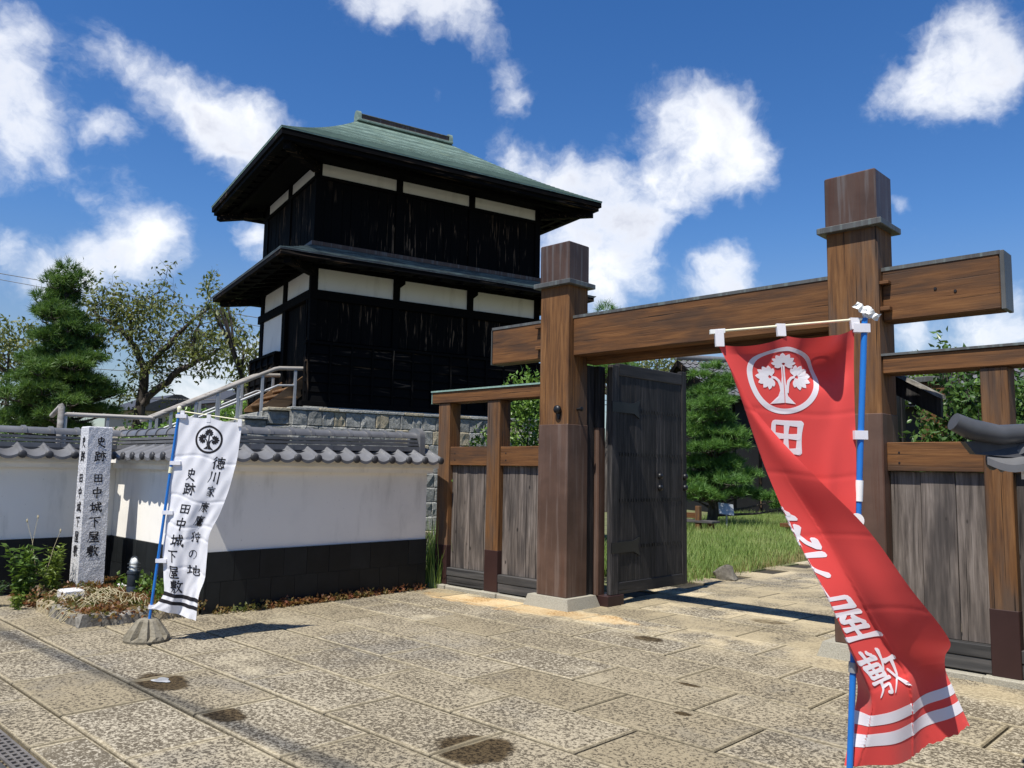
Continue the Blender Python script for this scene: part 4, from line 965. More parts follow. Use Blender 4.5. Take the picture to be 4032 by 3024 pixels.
for lab, x0, y0, x1, y1, h in (('small square granite block in front of the stone monument', -9.64,2.985,-9.41,3.19,.20),('flat granite block among ground cover right of the monument', -9.98,3.72,-9.72,3.92,.16)):
    single('granite_block', rough(MB().cbox(x0,y0,-.02,x1,y1,h,.012), .004, 3), M['granite'], ((x0+x1)/2,(y0+y1)/2,0), lab, 'stone block')
LX, LY = -9.36, 3.66
lp = thing('bollard_lamp', 'dark blue-grey bollard lamp with milky caged globe', 'bollard light', (LX, LY, 0))
part('column', MB().lathe([(.060,-.02),(.060,.20),(.0585,.203),(.060,.206),(.060,.335),(.066,.34),(.066,.365),(.05,.37)], (LX,LY,0), 20), M['lamp_body'], lp, smooth=40)
part('globe', MB().lathe([(.047,.362),(.047,.455)]+[(.047*math.cos(a), .455+.055*math.sin(a)) for a in arc(6,.1,1.5)], (LX,LY,0), 18), M['globe'], lp, smooth=60)
cg = MB()
for k in range(4):
    a = k*PI/2+.35; c, s = math.cos(a), math.sin(a)
    cg.tube([(LX+.060*c,LY+.060*s,.355),(LX+.060*c,LY+.060*s,.455)]+[(LX+.060*c*math.cos(t),LY+.060*s*math.cos(t),.455+.068*math.sin(t)) for t in arc(6,.2,1.57)], .0045, 6)
part('cage', cg, M['lamp_body'], lp, smooth=60)
for z in (.405,.445): part('cage_ring', MB().tube([(LX+.0625*math.cos(t),LY+.0625*math.sin(t),z) for t in arc(20,0,2*PI)], .0045, 6, False), M['lamp_body'], lp, smooth=60)

# ------------------------------------------------------------------ drain grate, puddle
gr = thing('drain_grate', 'rusty perforated steel drain cover along the road edge', 'drain', (-5, 1.41, 0))
for k in range(6):
    x0 = -8.6+k*1.0; mb = MB(); n = 16; w = .996/n
    y = [1.342,1.358,1.382,1.394,1.418,1.430,1.452,1.466]
    for i in range(n):
        xa, xb = x0+w*i, x0+w*(i+1); m0, m1 = xa+w*.22, xb-w*.22
        for j in range(7):
            hole = j in (1,3,5) and True
            if not hole: mb.box(xa, y[j], -.012, xb, y[j+1], .001)
            else: mb.box(xa, y[j], -.012, m0, y[j+1], .001); mb.box(m1, y[j], -.012, xb, y[j+1], .001)
    part('grate_plate', mb, M['grate'], gr)
M['water'] = flat('still_water', (.35,.36,.37), .04, spec=.9)
mb = MB(); P = []
for k in range(22):
    t = 2*PI*k/22; r = 1+.22*math.sin(3*t+1)+.1*math.sin(5*t); P.append((-5.985+.075*r*math.cos(t), 2.585+.055*r*math.sin(t)))
mb.add([(x,y,.0075) for x,y in P], [tuple(range(22))]); single('puddle', mb, M['water'], (-5.985,2.585,.0225), kind='structure')
# ------------------------------------------------------------------ brush lettering: strokes on a 100 x 100 grid, y down
def P_(s): return [[tuple(float(q) for q in p.split(',')) for p in st.split()] for st in s.split(';')]
KJ = {
'shi': P_('26,18 30,47;26,20 74,16 71,45;30,45 72,42;50,3 50,38 42,66 16,94;28,56 54,77 90,95'),
'seki': P_('13,11 15,32;13,13 41,10 38,31;15,31 38,29;28,31 28,82;28,54 44,51;13,47 14,84;5,89 45,75;68,3 75,14;48,25 97,21;64,25 62,58 46,90;78,24 78,90 69,83;54,42 47,62;86,40 97,60'),
'ta': P_('15,17 18,88;15,18 85,13 82,88;50,16 50,84;18,50 82,47;18,84 82,82'),
'naka': P_('17,28 22,62;17,30 83,25 78,58;21,60 78,56;50,3 50,98'),
'jo': P_('5,37 35,32;20,11 20,74;3,82 37,68;40,30 93,25;42,30 42,60 31,93;44,50 58,48 57,77 51,71;63,5 68,44 80,78 94,90 96,71;85,43 72,66 53,87;78,7 87,18'),
'ka': P_('7,17 93,12;48,15 48,97;55,38 77,55'),
'ya': P_('16,14 84,11 83,32;18,31 83,30;17,14 18,56 3,95;28,46 88,43;54,46 38,62 76,60;68,52 82,67;32,77 84,74;56,62 56,94;18,95 97,93'),
'shiki': P_('5,18 53,15;28,3 28,46;9,28 11,50;9,28 49,26 47,50;11,38 47,37;11,49 47,48;40,5 47,11;3,61 55,56;26,60 20,80 3,97;24,73 45,70 40,95 32,90;68,3 62,22 51,38;64,24 97,21;84,23 76,58 49,97;61,40 74,66 98,95'),
'toku': P_('28,5 8,28;30,28 5,53;19,46 19,97;40,18 95,15;66,3 64,30;44,32 46,52;44,33 92,31 90,52;60,33 60,51;75,33 75,51;46,51 90,50;42,66 36,85;52,62 54,89 80,89 83,75;66,60 72,72;86,62 95,79'),
'kawa': P_('22,10 22,60 7,95;50,14 50,80;80,5 80,98'),
'ie': P_('50,1 52,12;14,18 11,31;14,18 89,15 82,29;28,34 76,31;52,34 28,56 9,62;40,46 56,66 52,97 42,90;48,58 9,81;54,70 13,97;80,42 60,58;58,56 72,76 97,93'),
'yasu': P_('52,1 55,10;16,16 93,13;18,16 18,60 3,95;34,28 78,26 78,48;26,38 93,36;34,48 78,47;56,18 56,95 47,88;42,56 34,64;48,64 27,87;84,54 66,66;62,62 93,91'),
'taka': P_('50,0 53,8;14,12 93,9;16,12 16,60 3,93;34,18 24,33;30,28 30,53;50,18 43,26;44,26 85,24;44,26 44,52;44,34 80,33;44,42 80,41;44,51 87,49;62,26 62,50;36,58 36,82;36,58 74,56 73,74;36,66 73,65;36,74 73,73;36,82 87,80 80,99 71,95;26,88 21,98;40,88 43,97;52,88 55,96;63,86 68,95'),
'kari': P_('30,5 8,27;12,14 26,44 24,89 13,84;24,44 3,67;66,3 68,14;46,20 43,35;46,21 95,18 88,33;46,51 95,48;76,36 76,93 65,86;56,60 65,73'),
'no': P_('50,20 44,50 28,79 14,70 14,46 34,22 62,15 87,34 87,60 70,85 55,93'),
'chi': P_('5,37 35,32;20,11 20,74;3,82 37,68;42,44 91,33 86,67 78,62;64,7 64,72;50,27 50,84 66,93 94,91 96,73'),
}
def stroke_poly(st, w0):
    pts = [Vector((x, y)) for x, y in st]
    res = [pts[0]]
    for a, b in zip(pts[:-1], pts[1:]):
        n = max(2, int((b-a).length/3.0))
        for k in range(1, n+1): res.append(a+(b-a)*(k/n))
    sharp = len(pts) > 2 and any((pts[i]-pts[i-1]).normalized().dot((pts[i+1]-pts[i]).normalized()) < .25 for i in range(1, len(pts)-1))
    for _ in range(1 if sharp else 3): res = [res[0]]+[(res[i-1]+res[i]*2+res[i+1])/4 for i in range(1, len(res)-1)]+[res[-1]]
    L = [0]
    for a, b in zip(res[:-1], res[1:]): L.append(L[-1]+(b-a).length)
    T = L[-1]; d = (res[-1]-res[-3]).normalized()
    left_sweep = d.x < -.25 and d.y > .25; right_sweep = d.x > .45 and d.y > .35 and T > 34
    d0 = (res[1]-res[0]).normalized(); de = (res[-1]-res[-2]).normalized()
    res = [res[0]-d0*w0*.32]+res+[res[-1]+de*w0*.3]; L = [-w0*.32]+L+[T+w0*.3]
    out = []
    for i, (p, l) in enumerate(zip(res, L)):
        t = min(1, max(0, l/T)); w = 1.08-.30*math.sin(PI*min(1, t*1.08))
        if left_sweep: w *= 1-.72*t**1.6
        elif right_sweep: w *= (.75+.75*t) if t < .82 else (1.37*(1-(t-.82)/.18)+.1)
        if i == 0: w *= .55
        if i == len(res)-1: w *= .45
        a, b = res[max(0, i-1)], res[min(len(res)-1, i+1)]; tg = (b-a).normalized(); nn = Vector((-tg.y, tg.x))
        out.append((p+nn*(w*w0*.5), p-nn*(w*w0*.5)))
    return out
def letters_mesh(mb, key, mp, w0, k0=0):     # mp(x, y, layer) -> 3D point
    for si, st in enumerate(KJ[key]):
        q = stroke_poly(st, w0); b = len(mb.v)
        for l, r in q: mb.v += [tuple(mp(l.x, l.y, k0+si)), tuple(mp((l.x+r.x)/2, (l.y+r.y)/2, k0+si)), tuple(mp(r.x, r.y, k0+si))]
        for i in range(len(q)-1):
            for j in (0, 1): mb.f.append((b+3*i+j, b+3*i+j+1, b+3*i+3+j+1, b+3*i+3+j))
SEQ = [('shi',1.781),('seki',1.615),('ta',1.363),('naka',1.198),('jo',1.029),('ka',.861),('ya',.693),('shiki',.527)]
for key, z in SEQ:
    sz = .132 if key != 'ta' else .115; mb = MB()
    def mp(x, y, k):
        zz = z+sz*(.5-y/100); return (MX+.012*(1-zz/MZ)+.0030+.00012*k, 3.494+(z-1.2)*.012+sz*(x/100-.5), zz)
    letters_mesh(mb, key, mp, 11.5); part('carved_character', mb, M['ink'], mon)
    mb = MB(); 
    def mp(x, y, k):
        zz = z+sz*(.5-y/100); return (-10.283+.135*(x/100-.5), MY-.012*(1-zz/MZ)-.0030-.00012*k, zz)
    letters_mesh(mb, key, mp, 13.5); part('carved_character', mb, M['ink'], mon)

# crest: hollyhock plant of three leaves inside a ring, unit radius
def crest(mp, mb):
    def fan(pts, k):
        b = len(mb.v); c = np.mean(np.array(pts), axis=0); mb.v.append(tuple(mp(c[0], c[1], k))); mb.v += [tuple(mp(x, y, k)) for x, y in pts]; n = len(pts)
        for i in range(n): mb.f.append((b, b+1+i, b+1+(i+1)%n))
    def strip(l, r, k):
        b = len(mb.v)
        for p, q in zip(l, r): mb.v += [tuple(mp(*p, k)), tuple(mp((p[0]+q[0])/2, (p[1]+q[1])/2, k)), tuple(mp(*q, k))]
        for i in range(len(l)-1):
            for j in (0,1): mb.f.append((b+3*i+j, b+3*i+j+1, b+3*i+4+j, b+3*i+3+j))
    ts = arc(72, 0, 2*PI)
    strip([(math.cos(t), math.sin(t)) for t in ts], [(.845*math.cos(t), .845*math.sin(t)) for t in ts], 0)
    def leafm(bx, by, ang, L, k0):
        def tr(x, y): c, s = math.cos(ang), math.sin(ang); return (bx+x*c-y*s, by+x*s+y*c)
        for i in range(-4, 5):
            a = i*.47; l = L*(1-.07*abs(i)-(.10 if abs(i) == 4 else 0)); hw = l*.20*(1 if abs(i) < 4 else 1.2)
            pts = []
            for t in arc(7, 0, 1): pts.append((l*(.12+.88*t), hw*math.sin(PI*min(1, t**1.15*.96+.02))**.85))
            pts2 = pts+[(x, -y) for x, y in pts[-2:0:-1]]
            fan([tr(x*math.cos(a)-y*math.sin(a), x*math.sin(a)+y*math.cos(a)) for x, y in pts2], k0)
        for sg in (1, -1):
            c = (-.02*L, sg*.15*L); ts = arc(14, 0, 4.6)
            l = [tr(c[0]+.125*L*(1-t*.16)*math.cos(sg*t+PI), c[1]+.125*L*(1-t*.16)*math.sin(sg*t+PI)) for t in ts]
            r = [tr(c[0]+.065*L*(1-t*.2)*math.cos(sg*t+PI), c[1]+.065*L*(1-t*.2)*math.sin(sg*t+PI)) for t in ts]
            strip(l, r, k0+1)
    leafm(-.03, .36, PI/2, .42, 2); leafm(-.33, -.01, PI-.12, .45, 2); leafm(.35, .0, .05, .43, 2)
    def stem(pts, ws, k):
        l, r = [], []
        for i, p in enumerate(pts):
            a, b = Vector(pts[max(0, i-1)]), Vector(pts[min(len(pts)-1, i+1)]); t = (b-a).normalized(); n = Vector((-t.y, t.x))*ws[i]; l.append((p[0]+n.x, p[1]+n.y)); r.append((p[0]-n.x, p[1]-n.y))
        strip(l, r, k)
    strip([(-.05,.34),(-.045,.0),(-.05,-.3),(-.08,-.5),(-.29,-.72)], [(-.002,.34),(-.002,.0),(-.002,-.3),(-.002,-.5),(-.002,-.68)], 4)
    strip([(.012,.34),(.014,.0),(.016,-.3),(.018,-.5),(.018,-.68)], [(.04,.34),(.05,.0),(.10,-.3),(.19,-.5),(.43,-.71)], 4)
    stem([(-.30,.0),(-.20,-.03),(-.12,-.12),(-.085,-.25),(-.07,-.42)], [.028,.035,.038,.038,.03], 5)
    stem([(.33,.0),(.22,-.03),(.14,-.11),(.10,-.24),(.09,-.42)], [.028,.035,.038,.038,.03], 5)

# ------------------------------------------------------------------ banners
SV = Vector((.7151,.6990,0)); NV = Vector((-.6990,.7151,0))
def interp(tab, v):
    xs = [r[0] for r in tab]
    def cub(k):
        ys = [r[k] for r in tab]; n = len(xs)
        i = max(0, min(n-2, int(np.searchsorted(xs, v)-1))); h = xs[i+1]-xs[i]; t = min(1, max(0, (v-xs[i])/h))
        m0 = (ys[i+1]-ys[i-1])/(xs[i+1]-xs[i-1]) if i > 0 else (ys[1]-ys[0])/(xs[1]-xs[0])
        m1 = (ys[i+2]-ys[i])/(xs[i+2]-xs[i]) if i < n-2 else (ys[i+1]-ys[i])/h
        return (2*t**3-3*t*t+1)*ys[i]+(t**3-2*t*t+t)*h*m0+(-2*t**3+3*t*t)*ys[i+1]+(t**3-t*t)*h*m1
    return [cub(k) for k in range(1, len(tab[0]))]
class Cloth:
    def __init__(s, P0, f, nu, nv):
        s.nu, s.nv = nu, nv; s.P0 = Vector(P0)
        s.G = np.array([[f(u/(nu-1), v/(nv-1)) for u in range(nu)] for v in range(nv)])     # (s, z, depth)
        G = s.G; s.W3 = np.stack([P0[0]+SV.x*G[...,0]+NV.x*G[...,2], P0[1]+SV.y*G[...,0]+NV.y*G[...,2], G[...,1]], -1)
        du = np.gradient(s.W3, axis=1); dv = np.gradient(s.W3, axis=0); n = np.cross(du, dv); s.Nn = n/(np.linalg.norm(n, axis=-1, keepdims=True)+1e-9)
    def at(s, u, v, off=0.0):
        x = min(max(u, 0), 1)*(s.nu-1); y = min(max(v, 0), 1)*(s.nv-1); i, j = min(int(x), s.nu-2), min(int(y), s.nv-2); a, b = x-i, y-j
        def bl(Q): return (Q[j,i]*(1-a)+Q[j,i+1]*a)*(1-b)+(Q[j+1,i]*(1-a)+Q[j+1,i+1]*a)*b
        return bl(s.W3)+bl(s.Nn)*off
    def mesh(s, base):
        V = (s.W3-np.array(base)).reshape(-1,3); i = np.arange(s.nu-1)[None,:]+np.arange(s.nv-1)[:,None]*s.nu; i = i.ravel()[:,None]
        me = mesh_np('cloth', V, np.concatenate([i, i+1, i+s.nu+1, i+s.nu], 1)); setsmooth(me); return me
    def inv(s, ss, zz):
        d = (s.G[...,0]-ss)**2+(s.G[...,1]-zz)**2; j, i = np.unravel_index(np.argmin(d), d.shape); return i/(s.nu-1), j/(s.nv-1)
def W(P0, s, z, d=0.0): return Vector((P0[0]+SV.x*s+NV.x*d, P0[1]+SV.y*s+NV.y*d, z))
def stripe(mb, cl, v0, v1, offs, u0=0.0, u1=1.0, n=90):
    for off in offs:
        b = len(mb.v)
        for k in range(n+1):
            u = u0+(u1-u0)*k/n
            for q in range(5): mb.v.append(tuple(cl.at(u, v0+(v1-v0)*q/4, off)))
        for k in range(n):
            for q in range(4): mb.f.append((b+5*k+q, b+5*k+q+1, b+5*k+5+q+1, b+5*k+5+q))
def band(P0, s, z, s2, w=.035, d=.02):   # strap from cloth edge around a pole
    mb = MB(); a0, a1 = W(P0, s, z, -d), W(P0, s2, z, -d); b0, b1 = W(P0, s, z, d), W(P0, s2, z, d); h = Vector((0,0,w/2))
    mb.hexa([a0-h,a1-h,b1-h,b0-h],[a0+h,a1+h,b1+h,b0+h]); return mb
# white banner
PW0 = (-7.35, 3.11)
Lp = [(.091,2.002),(.071,1.815),(.048,1.568),(.021,1.2),(-.002,.98),(-.009,.835),(-.001,.715),(.025,.536),(.039,.416),(-.005,.332),(-.062,.284)]
Rp = [(.648,1.937),(.64,1.788),(.617,1.577),(.562,1.331),(.488,1.11),(.422,.964),(.403,.866),(.404,.746),(.397,.542),(.361,.422),(.348,.338),(.339,.178)]
def along(P):
    d = [0]
    for a, b in zip(P[:-1], P[1:]): d.append(d[-1]+math.hypot(b[0]-a[0], b[1]-a[1]))
    return [(x/d[-1], *p) for x, p in zip(d, P)]
LT, RT = along(Lp), along(Rp)
def whitef(u, v):
    l, r = interp(LT, v), interp(RT, v); s = l[0]+(r[0]-l[0])*u; z = l[1]+(r[1]-l[1])*u
    z -= .022*abs(math.sin(2*PI*u))**.8*max(0, 1-v/.10)**1.5
    squeeze = max(0, min(1, (v-.30)/.35))
    d = .022*math.sin(2*PI*u*1.15+3.2*v+.4)*(.35+.9*squeeze)+.010*math.sin(2*PI*(u*2.7-v*1.3))*squeeze+.05*squeeze*(u-.5)**2
    for vc in (.21,.42,.555,.62,.77): d += .0045*math.exp(-((v-vc-.012*math.sin(7*u+vc*9))/.006)**2)
    d += .004*math.sin(31*u+17*v)*math.sin(23*v+3)
    d -= .03*max(0, v-.9)*math.sin(PI*u)
    return (s, z, d)
wc = Cloth(PW0, whitef, 61, 181)
wb0 = W(PW0, -.074, 0)
wban = thing('white_banner', 'white upright banner with black crest and lettering on a blue pole', 'banner', (wb0.x, wb0.y, 0))
o = put('cloth', wc.mesh((wb0.x, wb0.y, 0)), M['white'], wban); PO[o.name] = Vector((0,0,0)); clothW = o
mb = MB(); mb.tube([W(PW0,-.083,.07), W(PW0,.032,1.49), W(PW0,.078,2.025)], .0125, 10); part('pole', mb, M['blue'], wban, smooth=60)
mb = MB(); mb.tube([W(PW0,.029,1.465), W(PW0,.035,1.52)], .017, 10); part('pole_joint', mb, M['creamplastic'], wban, smooth=60)
mb = MB(); mb.lathe([(.016,-.02),(.018,.0),(.020,.015),(.017,.03),(.006,.038)], W(PW0,.079,2.03), 12); part('pole_cap', mb, M['creamplastic'], wban, smooth=60)
mb = MB(); mb.tube([W(PW0,.070,2.024), W(PW0,.672,1.946)], .0055, 8); part('crossbar', mb, M['creamplastic'], wban, smooth=60)
for s, z in ((.076,1.977),(.046,1.555),(.004,1.114),(-.027,.691),(-.064,.29)): part('fabric_loop', band(PW0, s-.02, z, s+.075 if z > .5 else s+.06, .034, .016), M['white'], wban)
for u in (.04,.47,.975):
    p = wc.at(u, .012); h = Vector((0,0,.03)); ps = (p-np.array([PW0[0],PW0[1],0])); sc = ps[0]*SV.x+ps[1]*SV.y; zc = float(p[2]); zb = 2.024+(1.946-2.024)*(sc-.07)/.602
    mb = MB(); mb.hexa([W(PW0,sc-.018,zc-.02,-.009),W(PW0,sc+.018,zc-.02,-.009),W(PW0,sc+.018,zc-.02,.009),W(PW0,sc-.018,zc-.02,.009)],[W(PW0,sc-.018,zb+.008,-.009),W(PW0,sc+.018,zb+.008,-.009),W(PW0,sc+.018,zb+.008,.009),W(PW0,sc-.018,zb+.008,.009)]); part('fabric_loop', mb, M['white'], wban)
front = -1 if np.dot(wc.Nn[90,30], np.array(NV)) > 0 else 1
def print_on(cl, key, u, v, su, sv, w0, sgn, base=.0016):
    mb = MB()
    for sg in sgn: letters_mesh(mb, key, lambda x, y, k: cl.at(u+su*(x/100-.5), v+sv*(y/100-.5), sg*(base+.0002*k)), w0)
    return mb
def wput(key, s, z, h, w):
    u, v = wc.inv(s, z); lw = abs(wc.G[int(v*180), -1, 0]-wc.G[int(v*180), 0, 0]); part('printed_character', print_on(wc, key, u, v, w/max(.3, lw), h/1.79, 11, (front,)), M['ink'], clothW)
for k, (s, z) in zip(['toku','kawa','ie','yasu','taka','kari','no','chi'], [(.463,1.563),(.433,1.433),(.4,1.304),(.35,1.163),(.307,1.046),(.285,.901),(.269,.75),(.283,.612)]):
    f = 1.0 if k in ('toku','kawa') else .84; wput(k, s, z, .115*f, (.112 if k in ('toku','kawa','chi') else .075)*1.0)
for k, (s, z) in zip(['shi','seki','ta','naka','jo','ka','ya','shiki'], [(.222,1.454),(.211,1.319),(.191,1.148),(.159,1.02),(.133,.874),(.107,.741),(.123,.603),(.149,.472)]):
    wput(k, s, z, .118 if k != 'ta' else .10, .108 if k in ('shi','seki','ta','naka','jo') else .088)
u, v = wc.inv(.359, 1.771); mb = MB(); crest(lambda x, y, k: wc.at(u+x*.124/.565, v-y*.128/1.79, front*(.0014+.0002*k)), mb); part('crest', mb, M['ink'], clothW)
for v0, v1 in ((.897,.916),(.935,.953)):
    mb = MB(); stripe(mb, wc, v0, v1, (front*.0015,)); part('stripe', mb, M['ink'], clothW)
# concrete foot of the white banner
def foot(label, c):
    mb = MB(); n = 32; prof = [(.185,0),(.190,.02),(.183,.05),(.095,.175),(.075,.188),(.02,.188)]
    for i, (r, z) in enumerate(prof):
        for k in range(n):
            a = 2*PI*k/n; sq = 1/max(abs(math.cos(a)), abs(math.sin(a))); rr = r*(1+.16*(min(sq,1.3)-1.15))
            if 1 < i < 5: rr *= (.70 if k % 4 == 0 else (.96 if k % 4 == 2 else 1.0))
            mb.v.append((c.x+rr*math.cos(a+.6), c.y+rr*math.sin(a+.6), z))
    for i in range(len(prof)-1):
        for k in range(n): j=(k+1)%n; mb.f.append((i*n+k,i*n+j,i*n+n+j,i*n+n+k))
    mb.f.append(tuple((len(prof)-1)*n+k for k in range(n)))
    single('banner_foot', mb, M['concrete'], (c.x,c.y,0), label, 'banner base')
foot('ribbed concrete foot holding the pole of the white banner', W(PW0,-.088,0))
# red banner
PR0 = (-1.33, 3.376)
TB = [ # v, us, uk, P s,z,d  S s,z,d  K s,z,d  E s,z,d
(0,   .93,.97, .012,2.157,0, -.555,2.080,.0, -.558,2.078,-.002, -.560,2.076,-.004),
(.09, .93,.97, .010,1.995,0, -.517,1.985,.0, -.515,1.983,-.010, -.512,1.981,-.014),
(.166,.88,.94, .008,1.853,0, -.469,1.845,.0, -.455,1.840,-.020, -.432,1.835,-.022),
(.245,.77,.89, .008,1.712,0, -.425,1.711,.01, -.375,1.706,-.035, -.322,1.699,-.025),
(.34, .67,.80, .003,1.541,0, -.362,1.535,.012, -.285,1.530,-.012, -.180,1.526,-.095),
(.455,.56,.72, -.011,1.331,0, -.277,1.327,.0, -.157,1.330,-.010, -.012,1.342,-.140),
(.60, .50,.68, -.022,1.085,.09, -.162,1.082,-.05, -.030,1.096,-.035, .130,1.122,-.175),
(.71, .40,.65, .00,.875,.13, -.078,.895,-.06, .078,.915,-.010, .265,.936,-.175),
(.77, .32,.66, .025,.775,.14, -.018,.770,-.055, .156,.805,.0, .318,.847,-.03),
(.83, .27,.64, .035,.683,.12, .016,.681,-.045, .179,.730,-.02, .357,.774,.05),
(.90, .20,.62, -.005,.575,.07, .012,.590,-.035, .196,.640,-.01, .382,.706,.05),
(.95, .14,.60, -.045,.490,.03, .000,.505,-.03, .203,.558,.005, .408,.634,.04),
(1.0, .08,.58, -.078,.405,.00, -.020,.402,-.02, .209,.447,.02, .436,.565,.03)]
def redf(u, v):
    us, uk, *q = interp(TB, v); Pp, Sp, Kp, Ep = [np.array(q[3*i:3*i+3]) for i in range(4)]
    kn = [0, us, uk, 1.0]; Q = [Pp, Sp, Kp, Ep]
    def lin(u):
        i = 0 if u < kn[1] else (1 if u < kn[2] else 2); t = (u-kn[i])/max(1e-6, kn[i+1]-kn[i]); return Q[i]*(1-t)+Q[i+1]*t
    h = .035; p = sum(lin(min(1, max(0, u+o)))*w for o, w in ((-h,.12),(-h*.5,.22),(0,.32),(h*.5,.22),(h,.12)))
    back = max(0, min(1, (us-u)/max(us,.05))) if u < us else 0
    top = max(0, 1-v/.16)
    if u < us:
        p[2] += .022*math.sin(PI*min(1, u/us))*min(1, v/.1)*(1-min(1, max(0,(v-.5)/.3)))+.006*math.sin(9*u+11*v)
        p[2] += .012*math.exp(-((u-.12-.25*v)/.06)**2)*math.sin(9*v+1)
    # two scallops between the three loops; the right one folds forward and shades the cloth below it
    x = min(1, u/.93); sc = abs(math.sin(2*PI*x))
    p[1] -= (.030 if x < .5 else .024)*sc**.9*max(0, 1-v/.07)**1.3
    hol = math.exp(-((x-.24)/.13)**2)
    p[2] += hol*(-.10*max(0, 1-v/.05)**1.1+.075*math.exp(-((v-.085)/.035)**2))
    p[2] += -.020*math.exp(-((x-.75)/.14)**2)*max(0, 1-v/.04)
    if u > uk and v > .3: p[2] += .010*math.sin(18*(u-uk)+6*v)*min(1,(v-.3)*4)
    if v > .75: p[2] += .022*math.sin(2*PI*u*1.6+1.2)*(v-.75)/.25; p[1] += .010*math.sin(2*PI*u*1.2+.5)*(v-.75)/.25
    for vc in (.19,.335,.475,.65,.80): p[2] += .0016*math.exp(-((v-vc-.008*math.sin(6*u))/.005)**2)
    if v > .985 and u > .55: p[1] += .006*math.sin(90*u)*math.sin(37*u)
    return p
rcl = Cloth(PR0, redf, 150, 221)
rb0 = W(PR0, -.082, 0)
rban = thing('red_banner', 'red banner with white crest and characters, twisted by wind on a blue pole', 'banner', (rb0.x, rb0.y, 0))
clothR = put('cloth', rcl.mesh((rb0.x, rb0.y, 0)), M['red'], rban); PO[clothR.name] = Vector((0,0,0))
PL = lambda z: -.053+(z-.452)*(.105/1.738)
mb = MB(); mb.tube([W(PR0,PL(.06),.06), W(PR0,PL(1.47),1.47), W(PR0,PL(2.20),2.20)], [.0125,.0125,.0125], 12); part('pole', mb, M['blue'], rban, smooth=60)
mb = MB(); mb.tube([W(PR0,PL(1.445),1.445), W(PR0,PL(1.53),1.53)], .0165, 12); part('pole_joint', mb, M['whiteplastic'], rban, smooth=60)
mb = MB(); mb.tube([W(PR0,PL(.77),.77), W(PR0,PL(.81),.81)], .0175, 12); part('pole_ring', mb, M['steel'], rban, smooth=60)
mb = MB(); mb.lathe([(.014,-.005),(.02,.01),(.022,.025),(.017,.04),(.006,.047)], W(PR0,PL(2.2)+.012,2.205), 12); part('pole_cap', mb, M['whiteplastic'], rban, smooth=60)
mb = MB(); r_ = np.random.default_rng(3)
for k, (s0, z0, ang, l, w) in enumerate(((-.022,2.238,-.75,.060,.030),(.024,2.212,-.5,.055,.030))):
    n = 6; c, s_ = math.cos(ang), math.sin(ang); b = len(mb.v)
    for i in range(n+1):
        t = (i/n-.5)*l
        for j in (-1, 0, 1): mb.v.append(tuple(W(PR0, PL(2.2)+s0+t*c-j*w/2*s_+r_.uniform(-.004,.004), z0+t*s_+j*w/2*c+r_.uniform(-.004,.004), -.018+r_.uniform(-.010,.010)-.006*k)))
    for i in range(n):
        for j in (0,1): mb.f.append((b+3*i+j,b+3*i+j+1,b+3*i+4+j,b+3*i+3+j))
part('crumpled_tape', mb, M['whiteplastic'], rban)
mb = MB(); mb.tube([W(PR0,-.592,2.131), W(PR0,.045,2.197)], .0052, 8); part('crossbar', mb, M['creamplastic'], rban, smooth=60)
mb = MB(); h = Vector((0,0,.009)); mb.hexa([W(PR0,-.592,2.131,-.008)-h,W(PR0,-.53,2.137,-.008)-h,W(PR0,-.53,2.137,.008)-h,W(PR0,-.592,2.131,.008)-h],[W(PR0,-.592,2.131,-.008)+h,W(PR0,-.53,2.137,-.008)+h,W(PR0,-.53,2.137,.008)+h,W(PR0,-.592,2.131,.008)+h]); part('crossbar_end', mb, M['whiteplastic'], rban)
for s, z0, z1 in ((-.553,2.070,2.140),(-.297,2.118,2.170),(.010,2.152,2.200)):
    mb = MB(); mb.hexa([W(PR0,s-.016,z0,-.013),W(PR0,s+.018,z0,-.013),W(PR0,s+.018,z0,.007),W(PR0,s-.016,z0,.007)],[W(PR0,s-.02,z1,-.010),W(PR0,s+.016,z1,-.010),W(PR0,s+.016,z1,.010),W(PR0,s-.02,z1,.010)]); part('fabric_loop', mb, M['redprint'], rban)
for z, a, b, w in ((2.157,.0,.068,.036),(1.714,-.008,.046,.036)): part('fabric_loop', band(PR0, a, z, b, w, .017), M['redprint'], rban)
mb = MB(); mb.lathe([(.030,0),(.030,.002)], W(PR0,PL(1.37)-.012,1.368,-.0165), 20, tuple(-NV)); part('round_sticker', mb, M['whiteplastic'], rban)
RW, RL = .56, 1.80
u0, v0 = .525, .112
mb = MB()
for sg in (1,-1): crest(lambda x, y, k: rcl.at(u0+x*.272, v0-y*.150/RL*1.0, sg*(.0016+.0002*k)), mb)
part('crest', mb, M['redprint'], clothR)
for key, vv, sz in (('ta',.250,.160),('naka',.350,.17),('jo',.455,.18),('ka',.556,.19),('ya',.655,.182),('shiki',.782,.178)):
    part('printed_character', print_on(rcl, key, .50, vv, sz/RW, sz*1.08/RL, {'ta':15,'shiki':8.8,'ya':10.5}.get(key,11.5), (1,-1)), M['redprint'], clothR)
for a, b in ((.885,.915),(.935,.962)):
    mb = MB(); stripe(mb, rcl, a, b, (.0015,-.0015)); part('stripe', mb, M['redprint'], clothR)
foot('ribbed concrete foot holding the leaning pole of the red banner', W(PR0,PL(0),0))
